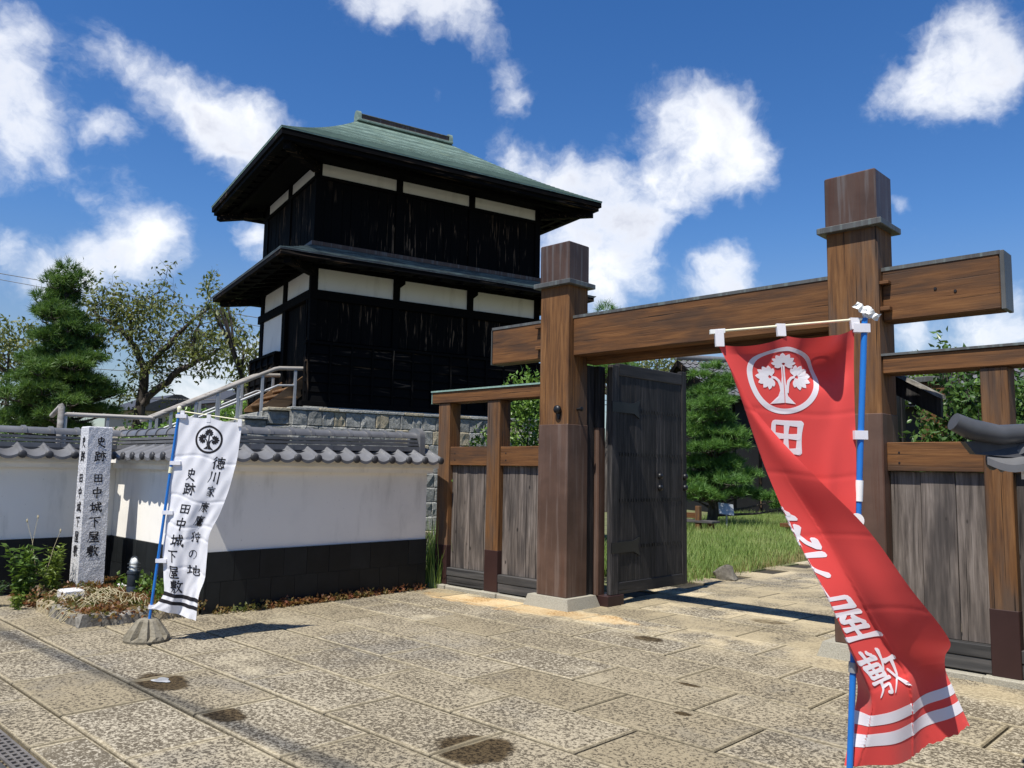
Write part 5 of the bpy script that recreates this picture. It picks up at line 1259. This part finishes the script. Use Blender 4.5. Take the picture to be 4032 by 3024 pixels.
# ------------------------------------------------------------------ vegetation
def rot_basis(n):
    a = rng.normal(size=(n,3)); a /= np.linalg.norm(a, axis=1, keepdims=True); b = rng.normal(size=(n,3)); b -= (a*b).sum(1,keepdims=True)*a; b /= np.linalg.norm(b, axis=1, keepdims=True); return a, b
def leaf_mesh(name, P, L, Wd, droop=0.0, up=0.0, dirs=None):   # folded leaf: 6 verts, 4 tris
    P = np.asarray(P); n = len(P); d, s = rot_basis(n)
    if dirs is not None: d = d*.8+dirs
    d[:,2] += up-droop; d /= np.linalg.norm(d, axis=1, keepdims=True); s -= (s*d).sum(1,keepdims=True)*d; s /= np.linalg.norm(s, axis=1, keepdims=True); nn = np.cross(d, s)
    l = L*rng.uniform(.65,1.3,n)[:,None]; w = Wd*rng.uniform(.7,1.25,n)[:,None]
    V = np.stack([P, P+d*l*.45+s*w*.5+nn*w*.18, P+d*l*.5, P+d*l*.45-s*w*.5+nn*w*.18, P+d*l-nn*l*.08], 1).reshape(-1,3); i = np.arange(n)[:,None]*5
    return mesh_np(name, V, np.concatenate([i+[0,2,1], i+[0,3,2], i+[1,2,4], i+[2,3,4]], 0))
def tree_thing(name, label, cat, loc, trunk_mb, crown_me, bark, leafm, group=None):
    t = thing(name, label, cat, loc, 0, group)
    if trunk_mb: part('trunk' if 'tree' in name else 'stem', trunk_mb, bark, t, smooth=60)
    me = crown_me; me.transform(Matrix.Translation(-Vector(loc))); put('crown' if 'tree' in name else 'foliage', me, leafm, t); return t
def needles(name, C, D, n, L, w):     # tufts at C, axis D
    C = np.repeat(np.asarray(C), n, 0); D = np.repeat(np.asarray(D), n, 0); m = len(C)
    r = rng.normal(size=(m,3)); r /= np.linalg.norm(r, axis=1, keepdims=True); d = r*.78+D*rng.uniform(.35,1.0,m)[:,None]; d /= np.linalg.norm(d, axis=1, keepdims=True)
    s = np.cross(d, rng.normal(size=(m,3))); s /= np.linalg.norm(s, axis=1, keepdims=True); l = L*rng.uniform(.7,1.2,m)[:,None]
    C = C+D*rng.uniform(-.06,.06,m)[:,None]
    V = np.stack([C-s*w*.5, C+s*w*.5, C+d*l], 1).reshape(-1,3); i = np.arange(m)[:,None]*3; return mesh_np(name, V, i+[0,1,2])
def pine(label, base, H, pads, L, w, n, leafm, bend=.25, group=None):
    bx, by, _ = base; mb = MB(); pts = []; rad = []
    for k in range(9):
        t = k/8; pts.append((bx+bend*math.sin(2.6*t+.4)*t*.7, by+bend*math.sin(3.7*t)*.6, H*.97*t)); rad.append(.15*(1-t)**.8+.018)
    mb.tube(pts, rad, 8); C = []; D = []
    def tr(z): 
        t = min(1, max(0, z/(H*.97)))*8; i = min(7, int(t)); f = t-i; return Vector(pts[i]).lerp(Vector(pts[i+1]), f)
    for (x, y, z, rx, rz) in pads:
        c = Vector((bx+x, by+y, z)); a = tr(max(.3, z-.25-.25*math.hypot(x,y)*.5)); m = a.lerp(c, .55)+Vector((random.uniform(-.1,.1),random.uniform(-.1,.1),-.10)); e = c-Vector((0,0,rz*.7))
        mb.tube([a, m, e], [.05,.035,.016], 6)
        for q in range(5):
            an = q*1.257+random.random(); p = c+Vector((math.cos(an)*rx*.6, math.sin(an)*rx*.6, -rz*.25)); mb.tube([e, (e+p)/2-Vector((0,0,.03)), p], [.014,.010,.006], 4)
        k = int(n*rx*rx*9)+5
        th = rng.uniform(0,2*PI,k); rr = rx*np.sqrt(rng.random(k)); zz = rz*np.sqrt(np.clip(1-(rr/rx)**2,0,1))*rng.uniform(.25,1.05,k)-rz*.35
        pos = np.stack([c.x+rr*np.cos(th), c.y+rr*np.sin(th), c.z+zz],1); C.append(pos); dd = np.stack([np.cos(th)*rr/rx*.9, np.sin(th)*rr/rx*.9, np.full(k,.75)],1); D.append(dd/np.linalg.norm(dd,axis=1,keepdims=True))
    C = np.concatenate(C); D = np.concatenate(D)
    return tree_thing('pine_tree', label, 'tree', base, mb, needles('crown', C, D, 20, L, w), M['bark'], leafm, group)
R = random.Random(11)
# big pine at the left
pads = []
def pad(z, rad, n, rx, rz, sp=1.0):
    for k in range(n): a = 2*PI*k/n+R.random()*2.5; r = rad*.80*R.uniform(.25,1.0); pads.append((r*math.cos(a), r*math.sin(a), z+R.uniform(-.16,.16), rx*R.uniform(.75,1.2), rz*R.uniform(.8,1.2)))
pads += [(.0,.0,6.30,.26,.30),(.22,.22,6.1,.26,.26),(-.22,-.2,6.05,.24,.24),(.05,-.05,5.98,.3,.2)]
pad(5.75,.35,4,.28,.20); pad(5.15,.72,7,.34,.20); pad(4.75,.55,5,.34,.2); pad(4.45,.85,8,.36,.22); pad(3.95,1.05,10,.40,.23); pad(3.55,1.2,11,.42,.22); pad(3.15,1.3,11,.42,.22); pad(2.75,1.35,10,.42,.2); pad(2.35,1.3,8,.4,.2); pad(1.8,1.0,6,.4,.2)
for _ in range(34):
    z = R.uniform(2.2,5.9); r = (1.55-(z-2.2)*.30)*R.uniform(.3,1.0); a = R.random()*6.28; pads.append((r*math.cos(a), r*math.sin(a), z, R.uniform(.2,.34), R.uniform(.16,.26)))
pine('tall layered green pine left of the cherry tree behind the white wall', (-21.75,6.45,0), 6.4, pads, .20, .017, 30, M['pine'])
# garden pine seen through the gate
pads = [(.05,.05,4.72,.30,.18),(-.25,-.2,4.45,.34,.18),(.25,.3,4.38,.36,.18)]
for z, rad, n, rx in ((4.02,.55,5,.40),(3.62,.95,6,.44),(3.22,.75,6,.42),(2.75,1.0,8,.48),(2.35,1.15,8,.5),(1.85,1.3,9,.52),(1.40,1.4,9,.52),(.95,1.45,9,.5)): pad(z, rad, n, rx, .19)
pads += [(1.25,1.3,.85,.5,.18),(1.6,1.55,.62,.42,.15),(-.9,-.9,3.55,.42,.18)]
pine('cloud-pruned bright green pine on the lawn behind the open door', (-12.75,21.55,0), 4.7, pads, .21, .020, 26, M['pine_g'], .35)
pads = [(0,0,7.85,.35,.3),(.35,.3,7.6,.45,.25),(-.5,-.4,7.4,.5,.25)]; pad(6.9,.9,6,.6,.28); pad(6.2,1.3,7,.65,.3); pad(5.4,1.6,7,.7,.3)
pine('distant pine whose tip just shows above the crossbeam', (-19.4,25.0,0), 7.8, pads, .3, .016, 14, M['pine_g'])
# cherry trees
def grow(mb, leaves, p, d, l, r, depth, ld, droop):
    pts = [p]; q = p.copy(); dd = d.copy()
    for k in range(4): dd = (dd+Vector((R.uniform(-.25,.25),R.uniform(-.25,.25),R.uniform(-.18,.16)-droop))).normalized(); q = q+dd*l/4; pts.append(q.copy())
    mb.tube(pts, [r*(1-.14*k) for k in range(5)], 5 if r < .03 else 7)
    if depth == 0:
        for k in range(ld): leaves.append(pts[R.randint(1,4)]+Vector((R.gauss(0,.09),R.gauss(0,.09),R.gauss(-.03,.09))))
        return
    for k in range(3 if depth > 1 else 4):
        i = R.randint(2,4); nd = (dd*.8+Vector((R.uniform(-1,1),R.uniform(-1,1),R.uniform(-.35,.7)))).normalized(); grow(mb, leaves, pts[i], nd, l*R.uniform(.55,.8), r*.55, depth-1, ld, droop)
def limb(mb, pts, r0, r1):
    P = [Vector(p) for p in pts]; n = len(P); out = []
    for a, b in zip(P[:-1], P[1:]):
        for k in range(3): out.append(a.lerp(b, k/3)+Vector((R.uniform(-.04,.04),R.uniform(-.04,.04),R.uniform(-.04,.04))))
    out.append(P[-1]); mb.tube(out, [r0+(r1-r0)*i/(len(out)-1) for i in range(len(out))], 8); return out
mb = MB(); lv = []
limb(mb, [(-22.7,8.6,0),(-22.62,8.67,2.0),(-22.5,8.7,2.9),(-22.37,8.7,4.0)], .20, .12)
Ls = [limb(mb, [(-22.37,8.7,4.0),(-22.59,8.37,4.8),(-22.81,8.11,5.16),(-23.3,7.6,5.6)], .10, .03), limb(mb, [(-22.37,8.7,3.95),(-21.99,8.99,4.59),(-21.53,9.35,5.19),(-21.02,9.77,5.72)], .10, .025),
      limb(mb, [(-22.5,8.72,2.95),(-22.32,8.83,3.35),(-21.79,9.28,3.93),(-21.43,9.59,4.27),(-21.36,9.56,4.9),(-21.19,9.64,5.5)], .12, .025), limb(mb, [(-21.43,9.59,4.27),(-21.0,9.9,4.5),(-20.8,10.2,4.7)], .06, .02), limb(mb, [(-22.59,8.37,4.8),(-22.5,8.3,5.5),(-22.1,8.64,6.0)], .05, .02)]
for out in Ls:
    for i in range(3, len(out)):
        for _ in range(2): grow(mb, lv, out[i], Vector((R.uniform(-1,1),R.uniform(-1,1),R.uniform(-.3,.8))).normalized(), R.uniform(.45,.95), .014, 2, 5, .06)
cherry_top = np.array([(-22.9+R.gauss(0,.55), 7.9+R.gauss(0,.55), 5.55+R.gauss(0,.42)) for _ in range(620)]+[(-22.1+R.gauss(0,.5), 8.6+R.gauss(0,.5), 5.75+R.gauss(0,.25)) for _ in range(350)])
C = np.concatenate([np.array([tuple(p) for p in lv]), cherry_top])
tree_thing('cherry_tree', 'sparse autumn cherry tree with forked dark trunk between pine and tower', 'tree', (-22.7,8.6,0), mb, leaf_mesh('crown', C, .15, .065, droop=.7), M['bark'], M['cherry'])
def bushy(name, label, base, H, trunkr, blobs, nleaf, L, w, leafm, bark, droop=.3, group=None, up=0.0):
    mb = MB(); b = Vector(base); P = []
    for (x, y, z, rx, rz, k) in blobs:
        c = b+Vector((x,y,z)); mid = b.lerp(c,.5)+Vector((R.uniform(-.1,.1),R.uniform(-.1,.1),.1)); mb.tube([b-Vector((0,0,.05)), b.lerp(mid,.5), mid, c], [trunkr, trunkr*.8, trunkr*.5, trunkr*.15], 6)
        for _ in range(4):
            e = c+Vector((R.gauss(0,rx*.5),R.gauss(0,rx*.5),R.gauss(0,rz*.5))); mb.tube([mid.lerp(c,.6), (mid+e)/2*.3+e*.7, e], [trunkr*.3,trunkr*.2,trunkr*.08], 5)
        m = int(nleaf*k); v = rng.normal(size=(m,3)); v /= np.linalg.norm(v,axis=1,keepdims=True); rr = rng.random(m)**.45; cl = 1+.22*np.sin(5*v[:,0]+3*c.x)*np.sin(6*v[:,1]+2)*np.cos(5*v[:,2])
        P.append(np.array(c)+v*(rr*cl)[:,None]*np.array([rx,rx,rz]))
    return tree_thing(name, label, 'tree' if 'tree' in name else 'plant', base, mb, leaf_mesh(name, np.concatenate(P), L, w, droop=droop, up=up), bark, leafm, group)
bushy('cherry_tree', 'reddish-leaved cherry crown behind the pine at the far left', (-29.5,7.2,0), 6, .16, [(0,0,5.3,1.5,.9,1.2),(-1.5,-1.2,5.2,1.4,1.0,1),(1.1,.9,4.6,1.0,.9,.6),(-.8,-.6,3.8,1.5,1.0,.9),(-2.2,-2.2,4.2,1.4,1.2,.9)], 1100, .17, .075, M['cherry'], M['bark'], .6)
bushy('cherry_tree', 'drooping leafy cherry branches hanging beside the left side of the tower', (-18.0,10.6,0), 6, .14, [(-.55,-.75,4.35,.55,.55,.42),(-.75,-1.0,3.75,.40,.5,.30),(-.1,-.2,4.9,.6,.5,.5),(-.9,-1.3,4.6,.45,.30,.16),(-.45,-.65,3.3,.35,.35,.2),(-1.0,-1.5,5.35,.28,.3,.08)], 520, .16, .07, M['cherry'], M['bark'], .9)
bushy('cherry_tree', 'brownish autumn cherry crown above the garden house left of its gable', (-21.3,30.3,0), 7, .2, [(0,0,6.3,1.5,.9,1),(-1.6,-1.2,6.2,1.4,.8,1),(1.2,.8,6.2,1.0,.8,.6),(0,0,4.8,2.0,1.2,1)], 800, .2, .09, M['cherry'], M['bark'], .5)
# hedges and shrubs
bushy('hedge_tree', 'low dense green tree behind the stone steps', (-16.4,7.6,0), 3, .08, [(0,0,2.2,.8,.55,1),(.5,.6,2.45,.6,.45,.7),(-.8,-.7,1.9,.7,.5,.8),(1.0,1.1,2.3,.6,.5,.7)], 1300, .11, .055, M['shrub'], M['bark'], .1)
for i, (x, y, lab) in enumerate(((-27.0,5.2,'dark green garden tree below the far left cherry crown'),(-25.5,11.8,'dark green garden tree behind the cherry trunk and handrail'))):
    bushy('garden_tree', lab, (x,y,0), 3, .1, [(0,0,2.2,1.5,.9,1),(1.2,1.2,2.0,1.2,.8,.8),(-1.2,-1.2,2.1,1.2,.8,.8),(2.2,2.2,1.9,1.1,.8,.7)], 1500, .14, .07, M['camellia'], M['bark'], .2)
bl = [(0,0,2.55,.42,.38,.8),(.05,.1,2.1,.55,.45,1.2),(-.25,-.3,1.75,.5,.42,1),(.3,.35,1.7,.5,.45,1),(-.5,-.5,1.45,.42,.35,.7),(0,0,1.2,.65,.5,1),(0,0,.7,.6,.5,.7)]
bushy('garden_shrub', 'bright glossy green shrub behind the left fence', (-7.65,8.15,0), 3, .035, bl, 900, .075, .034, M['shrub'], M['bark_pale'], 0, None, .35)
bl = [(-.1,0,2.3,.5,.4,1),(.35,.1,2.2,.45,.45,1),(.15,0,1.8,.6,.4,1.2),(-.35,-.2,1.75,.40,.35,.8),(.75,.2,2.35,.5,.5,1),(.9,.2,1.8,.6,.5,1),(-.22,-.1,2.85,.12,.30,.10),(-.02,0,2.75,.16,.16,.09),(.25,0,2.62,.2,.16,.12),(1.2,.2,2.2,.45,.6,.8),(.3,0,1.2,.8,.5,.8),(.6,-.2,1.75,.6,.45,1.2),(1.5,.2,2.0,.4,.5,.8)]
bushy('garden_shrub', 'dark glossy camellia shrub behind the right fence', (-2.55,9.6,0), 3, .03, bl, 900, .085, .042, M['camellia'], M['bark_pale'], 0, None, .25)
bushy('background_tree', 'light green tree far behind the right side roof', (-7.6,24.5,0), 4, .12, [(0,0,4.3,1.0,.8,1),(1.3,.6,3.6,1.0,.9,1),(-1.2,-.4,3.9,.9,.8,.8)], 900, .16, .08, M['shrub'], M['bark'], .2)

# plants in front of the left wall
def herb(label, base, H, n, spread, L, w, leafm, droop, npl):
    mb = MB(); P = []; D = []; b = Vector(base)
    for k in range(n):
        a = R.random()*6.28; l = Vector((math.cos(a),math.sin(a),0))*spread*R.uniform(.2,1); h = H*R.uniform(.6,1.05); b0 = b+l*.35; pts = [b0+l*(t*t)*.9+Vector((0,0,h*t)) for t in arc(5,0,1)]
        mb.tube(pts, [.006,.005,.0045,.004,.003,.002], 5)
        for q in range(npl):
            t = .12+.88*(q+.5)/npl; i = min(4,int(t*5)); p = pts[i].lerp(pts[i+1], t*5-i); an = q*2.4+R.random(); P.append(tuple(p)); D.append((math.cos(an)*1.4, math.sin(an)*1.4, .45*t))
    t = thing('herb_plant', label, 'plant', base); part('stem', mb, M['herb'], t, smooth=60)
    me = leaf_mesh('foliage', np.array(P), L, w, droop=droop, dirs=np.array(D)); me.transform(Matrix.Translation(-b)); put('foliage', me, leafm, t)
herb('tall mid-green leafy weed at left in front of the black plinth', (-10.12,2.80,.0), .62, 15, .17, .095, .034, M['herb'], .15, 26)
herb('yellow-green leafy weed touching the left side of the stone monument', (-10.22,3.10,.05), .55, 17, .15, .075, .020, M['lime'], .2, 34)
herb('low dark green tuft at the left picture edge', (-10.15,2.47,0), .26, 22, .15, .055, .012, M['herb_dark'], 0, 18)
herb('small bright green tuft in front of the tall weed', (-9.80,2.66,0), .17, 16, .08, .05, .013, M['lime'], .3, 14)
mb = MB()
for (x, y, h, dx, dy) in ((-10.2,2.85,.93,.03,.05),(-10.25,2.95,.88,-.12,-.10),(-10.4,2.55,.50,-.15,-.12),(-10.1,3.0,.78,.06,.1)):
    mb.tube([(x,y,.3),(x+dx*.5,y+dy*.5,h*.75),(x+dx,y+dy,h)], [.003,.0025,.002], 4); mb.lathe([(.002,0),(.008,.01),(.010,.025),(.003,.045)], (x+dx,y+dy,h-.02), 6)
single('dry_flower_stalks', mb, M['drystalk'], (-10.2,2.9,.3), 'thin dry flower stalks standing above the weeds at left', 'plant', kind='stuff')
# ground cover in the bed, dry stalks, weeds along the wall foot
def cover_s(n):
    x = rng.uniform(-10.6,-8.38,n); y = rng.uniform(2.96,3.96,n); d = rng.random(n); e = (x > -9.65) | (y > 3.2)
    z = .085+.10*rng.random(n)**1.3*(.5+.5*np.sin(5*x+2)*np.sin(6*y))+.0; k = e & ~((x < -9.39)&(x > -9.66)&(y < 3.2)); return np.stack([x,y,z],1)[k]
P = cover_s(9000)
tag(put('ground_cover', leaf_mesh('ground_cover', P, .042, .030, up=.4), M['redcover']), kind='stuff')
P = np.stack([np.concatenate([rng.uniform(-8.6,-8.25,500), rng.uniform(-9.7,-8.4,700)]), np.concatenate([rng.uniform(2.85,4.0,500), rng.normal(2.90,.05,700)]), rng.uniform(.06,.15,1200)],1)
tag(put('trailing_cover', leaf_mesh('trailing_cover', P, .045, .032, droop=.2), M['redcover']), kind='stuff')
P = np.stack([rng.uniform(-10.5,-9.7,700), rng.uniform(2.75,3.3,700), rng.uniform(.0,.13,700)],1)
tag(put('bed_edge_leaves', leaf_mesh('bed_edge_leaves', P, .05, .032), M['redcover']), kind='stuff')
P = np.stack([rng.uniform(-9.9,-8.5,700), rng.uniform(3.65,3.97,700), .08+.2*rng.random(700)**1.5],1)
tag(put('bed_back_leaves', leaf_mesh('bed_back_leaves', P, .055, .036, up=.3), M['herb']), kind='stuff')
yy = np.concatenate([rng.uniform(4.05,6.9,500), rng.normal(5.1,.35,600), rng.normal(5.8,.2,350)]); P = np.stack([-8.27+np.abs(rng.normal(0,.05,len(yy))), yy, np.abs(rng.normal(0,.03,len(yy)))],1)
tag(put('wall_foot_weeds', leaf_mesh('wall_foot_weeds', P, .045, .028, up=.3), M['redcover']), kind='stuff')
mb = MB()
for k in range(150):
    x, y = R.uniform(-9.55,-8.5), R.uniform(2.93,3.5); a = R.random()*6.28; l = R.uniform(.06,.16); z = .15+R.random()*.05
    if R.random() < .3: y = 2.84; z = .11
    e = Vector((x+math.cos(a)*l, y+math.sin(a)*l, z-.02 if y > 2.86 else .0+R.random()*.06)); m = Vector((x,y,z)).lerp(e,.5)+Vector((0,0,.035)); mb.tube([(x,y,z), m, e], [.0035,.003,.0025], 4)
single('dry_stalks', mb, M['drystalk'], (-9,3.1,.1), kind='stuff')

# ------------------------------------------------------------------ garden things behind the gate
mb = MB()
bt = thing('garden_bench', 'low dark brown wooden bench with stub post on the lawn behind the door', 'bench', (-11.75,19.35,0))
part('post', MB().cbox(-11.87,19.22,-.02,-11.74,19.35,.66,.006), M['gate_v'], bt)
part('seat_plank', MB().cbox(-12.9,19.2,.22,-11.35,19.62,.28,.006), M['board_sill'], bt)
part('back_plank', MB().cbox(-13.2,19.36,.33,-11.88,19.42,.47,.006), M['gate_h'], bt)
part('leg', MB().cbox(-11.55,19.3,-.02,-11.45,19.5,.219,.004), M['gate_v'], bt); part('leg', MB().cbox(-12.8,19.3,-.02,-12.7,19.5,.219,.004), M['gate_v'], bt)
b2 = thing('garden_bench', 'end of a low brown wooden bench on the lawn beside the red banner', 'bench', (-9.9,21.2,0))
part('seat_plank', MB().cbox(-10.3,20.9,.14,-9.0,21.25,.24,.006), M['gate_h'], b2)
for x in (-10.2,-9.2): part('leg', MB().cbox(x,20.95,-.02,x+.1,21.2,.139,.004), M['gate_v'], b2)
sg = thing('plant_sign', 'small pale grey plate on a stake under the garden pine', 'sign', (-11.9,21.2,0))
q = Vector((.72,.69,0)); c = Vector((-11.95,21.0,0)); nv = Vector((-.69,.72,0))
def tilt(mb_pts): return mb_pts
pl = [(-.21,.40),(.21,.36),(.21,.66),(-.21,.72)]
mb = MB(); mb.prism(pl, lambda p: tuple(c+q*p[0]+nv*(p[1]-.5)*.35+Vector((0,0,p[1]))), lambda p: tuple(c+q*p[0]+nv*((p[1]-.5)*.35+.015)+Vector((0,0,p[1])))); part('plate', mb, M['steel'], sg)
part('stake', MB().cbox(-11.97,21.0,-.05,-11.93,21.04,.42,.004), M['steel'], sg)
mb = MB(); mb.lathe([(.16,-.05),(.19,.03),(.17,.12),(.11,.19),(.03,.21)], (0,0,0), 12); mb.v = [(x*1.25*(1+.18*math.sin(3*z*9+x*11)),y*.8*(1+.15*math.sin(x*17)),z*(1+.2*math.sin(x*13+1))) for x,y,z in mb.v]; mb = rough(mb, .02, 4); mb.v = [(x*.78-6.24,y*.78+10.92,z*.85) for x,y,z in mb.v]
single('garden_rock', mb, M['rock'], (-6.24,10.92,0), 'rough brown rock at the lawn edge beside the open door', 'rock', smooth=50)
# house with a tiled gable roof behind the garden pine
def house(label, peak, ridge_dir, length, half, drop, wallh, tile_n, overhang=.7, wm='housewall'):
    rd = Vector((*ridge_dir,0)).normalized(); sd = Vector((rd.y,-rd.x,0)); pk = Vector(peak); base = Vector((pk.x,pk.y,0)); t = thing('tiled_house', label, 'house', base)
    c = pk+rd*overhang
    def pt(l, s, z): return tuple(base+rd*l+sd*s+Vector((0,0,z)))
    h = half*.82; zt = pk.z-drop*.82-.12
    mb = MB(); mb.add([pt(overhang,-h,0),pt(overhang,h,0),pt(length,h,0),pt(length,-h,0),pt(overhang,-h,zt),pt(overhang,h,zt),pt(length,h,zt),pt(length,-h,zt),pt(overhang,0,pk.z-.14),pt(length,0,pk.z-.14)],[(0,1,5,8,4),(1,2,6,5),(2,3,7,9,6),(3,0,4,7),(5,6,9,8),(4,8,9,7)]); part('wall', mb, M[wm], t)
    ang = math.atan2(drop, half); sl = math.hypot(half, drop)
    for sgn in (1,-1):
        mb = MB(); n = tile_n; rows = 9; nl = int(length/.27)
        for r in range(rows):
            a, b = r/rows, (r+1)/rows+.01; zo = .0
            for k in range(nl):
                l0, l1 = length*k/nl, length*(k+1)/nl; pr_ = [(l0,.0),(l0+(l1-l0)*.35,-.035),(l0+(l1-l0)*.7,-.01),(l0+(l1-l0)*.85,.045),(l1,.0)]; v = len(mb.v)
                for (l, z) in pr_: mb.v.append(pt(l, sgn*half*a, pk.z-drop*a+z+.0)); mb.v.append(pt(l, sgn*half*b, pk.z-drop*b+z+.05))
                for i in range(4): mb.f.append((v+2*i, v+2*i+2, v+2*i+3, v+2*i+1))
        tag(part('roof_tile', mb, M['tile'], t), kind='stuff')
        bz = .22; mb = MB(); mb.hexa([pt(-.02,0,pk.z-.03-bz),pt(.10,0,pk.z-.03-bz),pt(.10,sgn*half,pk.z-drop-.03-bz),pt(-.02,sgn*half,pk.z-drop-.03-bz)],[pt(-.02,0,pk.z-.03),pt(.10,0,pk.z-.03),pt(.10,sgn*half,pk.z-drop-.03),pt(-.02,sgn*half,pk.z-drop-.03)]); part('bargeboard', mb, M['char_v'], t)
        mb = MB(); mb.hexa([pt(0,0,pk.z-.2),pt(length,0,pk.z-.2),pt(length,sgn*half,pk.z-drop-.12),pt(0,sgn*half,pk.z-drop-.12)],[pt(0,0,pk.z-.045),pt(length,0,pk.z-.045),pt(length,sgn*half,pk.z-drop-.045),pt(0,sgn*half,pk.z-drop-.045)]); part('eave_board', mb, M['housewall'], t)
    mb = MB(); mb.tube([pt(-.05,0,pk.z+.12),pt(length,0,pk.z+.12)], .12, 10); part('ridge_tile', mb, M['tile'], t, smooth=60)
    mb = MB()
    for k in range(int(length/1.1)): mb.tube([pt(overhang+.4+k*1.1, h+.02, 0), pt(overhang+.4+k*1.1, h+.02, zt)], .05, 6)
    part('wall_batten', mb, M['char_v'], t); return t
house('dark boarded house with grey tiled gable roof behind the garden pine', (-18.65,28.89,6.2), (.52,.85), 14, 3.2, 1.75, 4, 20)
house('grey tiled roof of a house showing through the right fence opening', (-8.7,27.4,5.15), (.97,.25), 4.5, 3.0, 1.6, 3.4, 20, .5, 'housewall')
# far buildings low on the left horizon
fb = thing('far_house', 'low beige far house with dark roof peeking over the wall under the cherry', 'house', (-44.5,19.2,0))
part('wall', MB().box(-47.5,16.5,0,-43.3,20.6,4.25), M['farwall'], fb)
part('roof', MB().hexa([(-47.9,16.1,4.25),(-42.9,16.1,4.25),(-42.9,21.0,4.25),(-47.9,21.0,4.25)],[(-47.9,18.4,5.2),(-42.9,18.4,5.2),(-42.9,18.7,5.2),(-47.9,18.7,5.2)]), M['tile_dark'], fb)
for y in (17.2,18.5,19.7): w = part('window', MB().box(-43.305,y,2.9,-43.27,y+.7,3.9), M['iron'], fb); part('pane', MB().box(-43.272,y+.06,2.96,-43.262,y+.64,3.84), M['lamp_body'], w)
f2 = thing('far_house', 'small far gabled roof beside the tower handrail', 'house', (-43.4,20.9,0))
part('wall', MB().box(-45,20.7,0,-42.6,23.6,4.9), M['farwall'], f2); part('roof', MB().hexa([(-45.3,20.4,4.9),(-42.2,20.4,4.9),(-42.2,24,4.9),(-45.3,24,4.9)],[(-45.3,22.1,5.8),(-42.2,22.1,5.8),(-42.2,22.3,5.8),(-45.3,22.3,5.8)]), M['tile_dark'], f2)
# overhead wires
def wire(label, p, q, sag, r, ext=(30,30)):
    p, q = Vector(p), Vector(q); d = (q-p).normalized(); a, b = p-d*ext[0], q+d*ext[1]; L = (b-a).length
    pts = [a.lerp(b, t)-Vector((0,0,sag*4*t*(1-t)-0)) for t in arc(24,0,1)]; mid = a.lerp(b, ext[0]/L); off = 4*sag*(ext[0]/L)*(1-ext[0]/L)
    mb = MB(); mb.tube([v+Vector((0,0,off)) for v in pts], r, 5); single('power_line', mb, M['wire'], tuple(pts[12]), label, 'cable', 'far overhead wires', smooth=60)
wire('upper thin overhead wire behind the trees at left', (-45.47,10.46,10.67), (-37.36,18.64,8.9), .3, .018)
wire('thin overhead wire just under the upper one at left', (-45.6,10.3,10.4), (-37.36,18.7,8.5), .3, .015)
wire('middle overhead wire between cherry and tower', (-39.58,16.92,5.9), (-37.79,18.68,5.78), .25, .018)
wire('low overhead wire between cherry and tower', (-40.71,15.99,4.68), (-39.07,17.59,4.68), .2, .02)
mb = MB(); mb.tube([(-14+t*24, -.75+.076*(t*24)-4.6+.0, 14.4-.35*math.sin(PI*t)) for t in arc(20,0,1)], .035, 8)
single('overhead_cable', mb, M['wire'], (-4,-4.5,14), 'thick dark overhead cable casting a soft shadow line across the paving', 'cable')
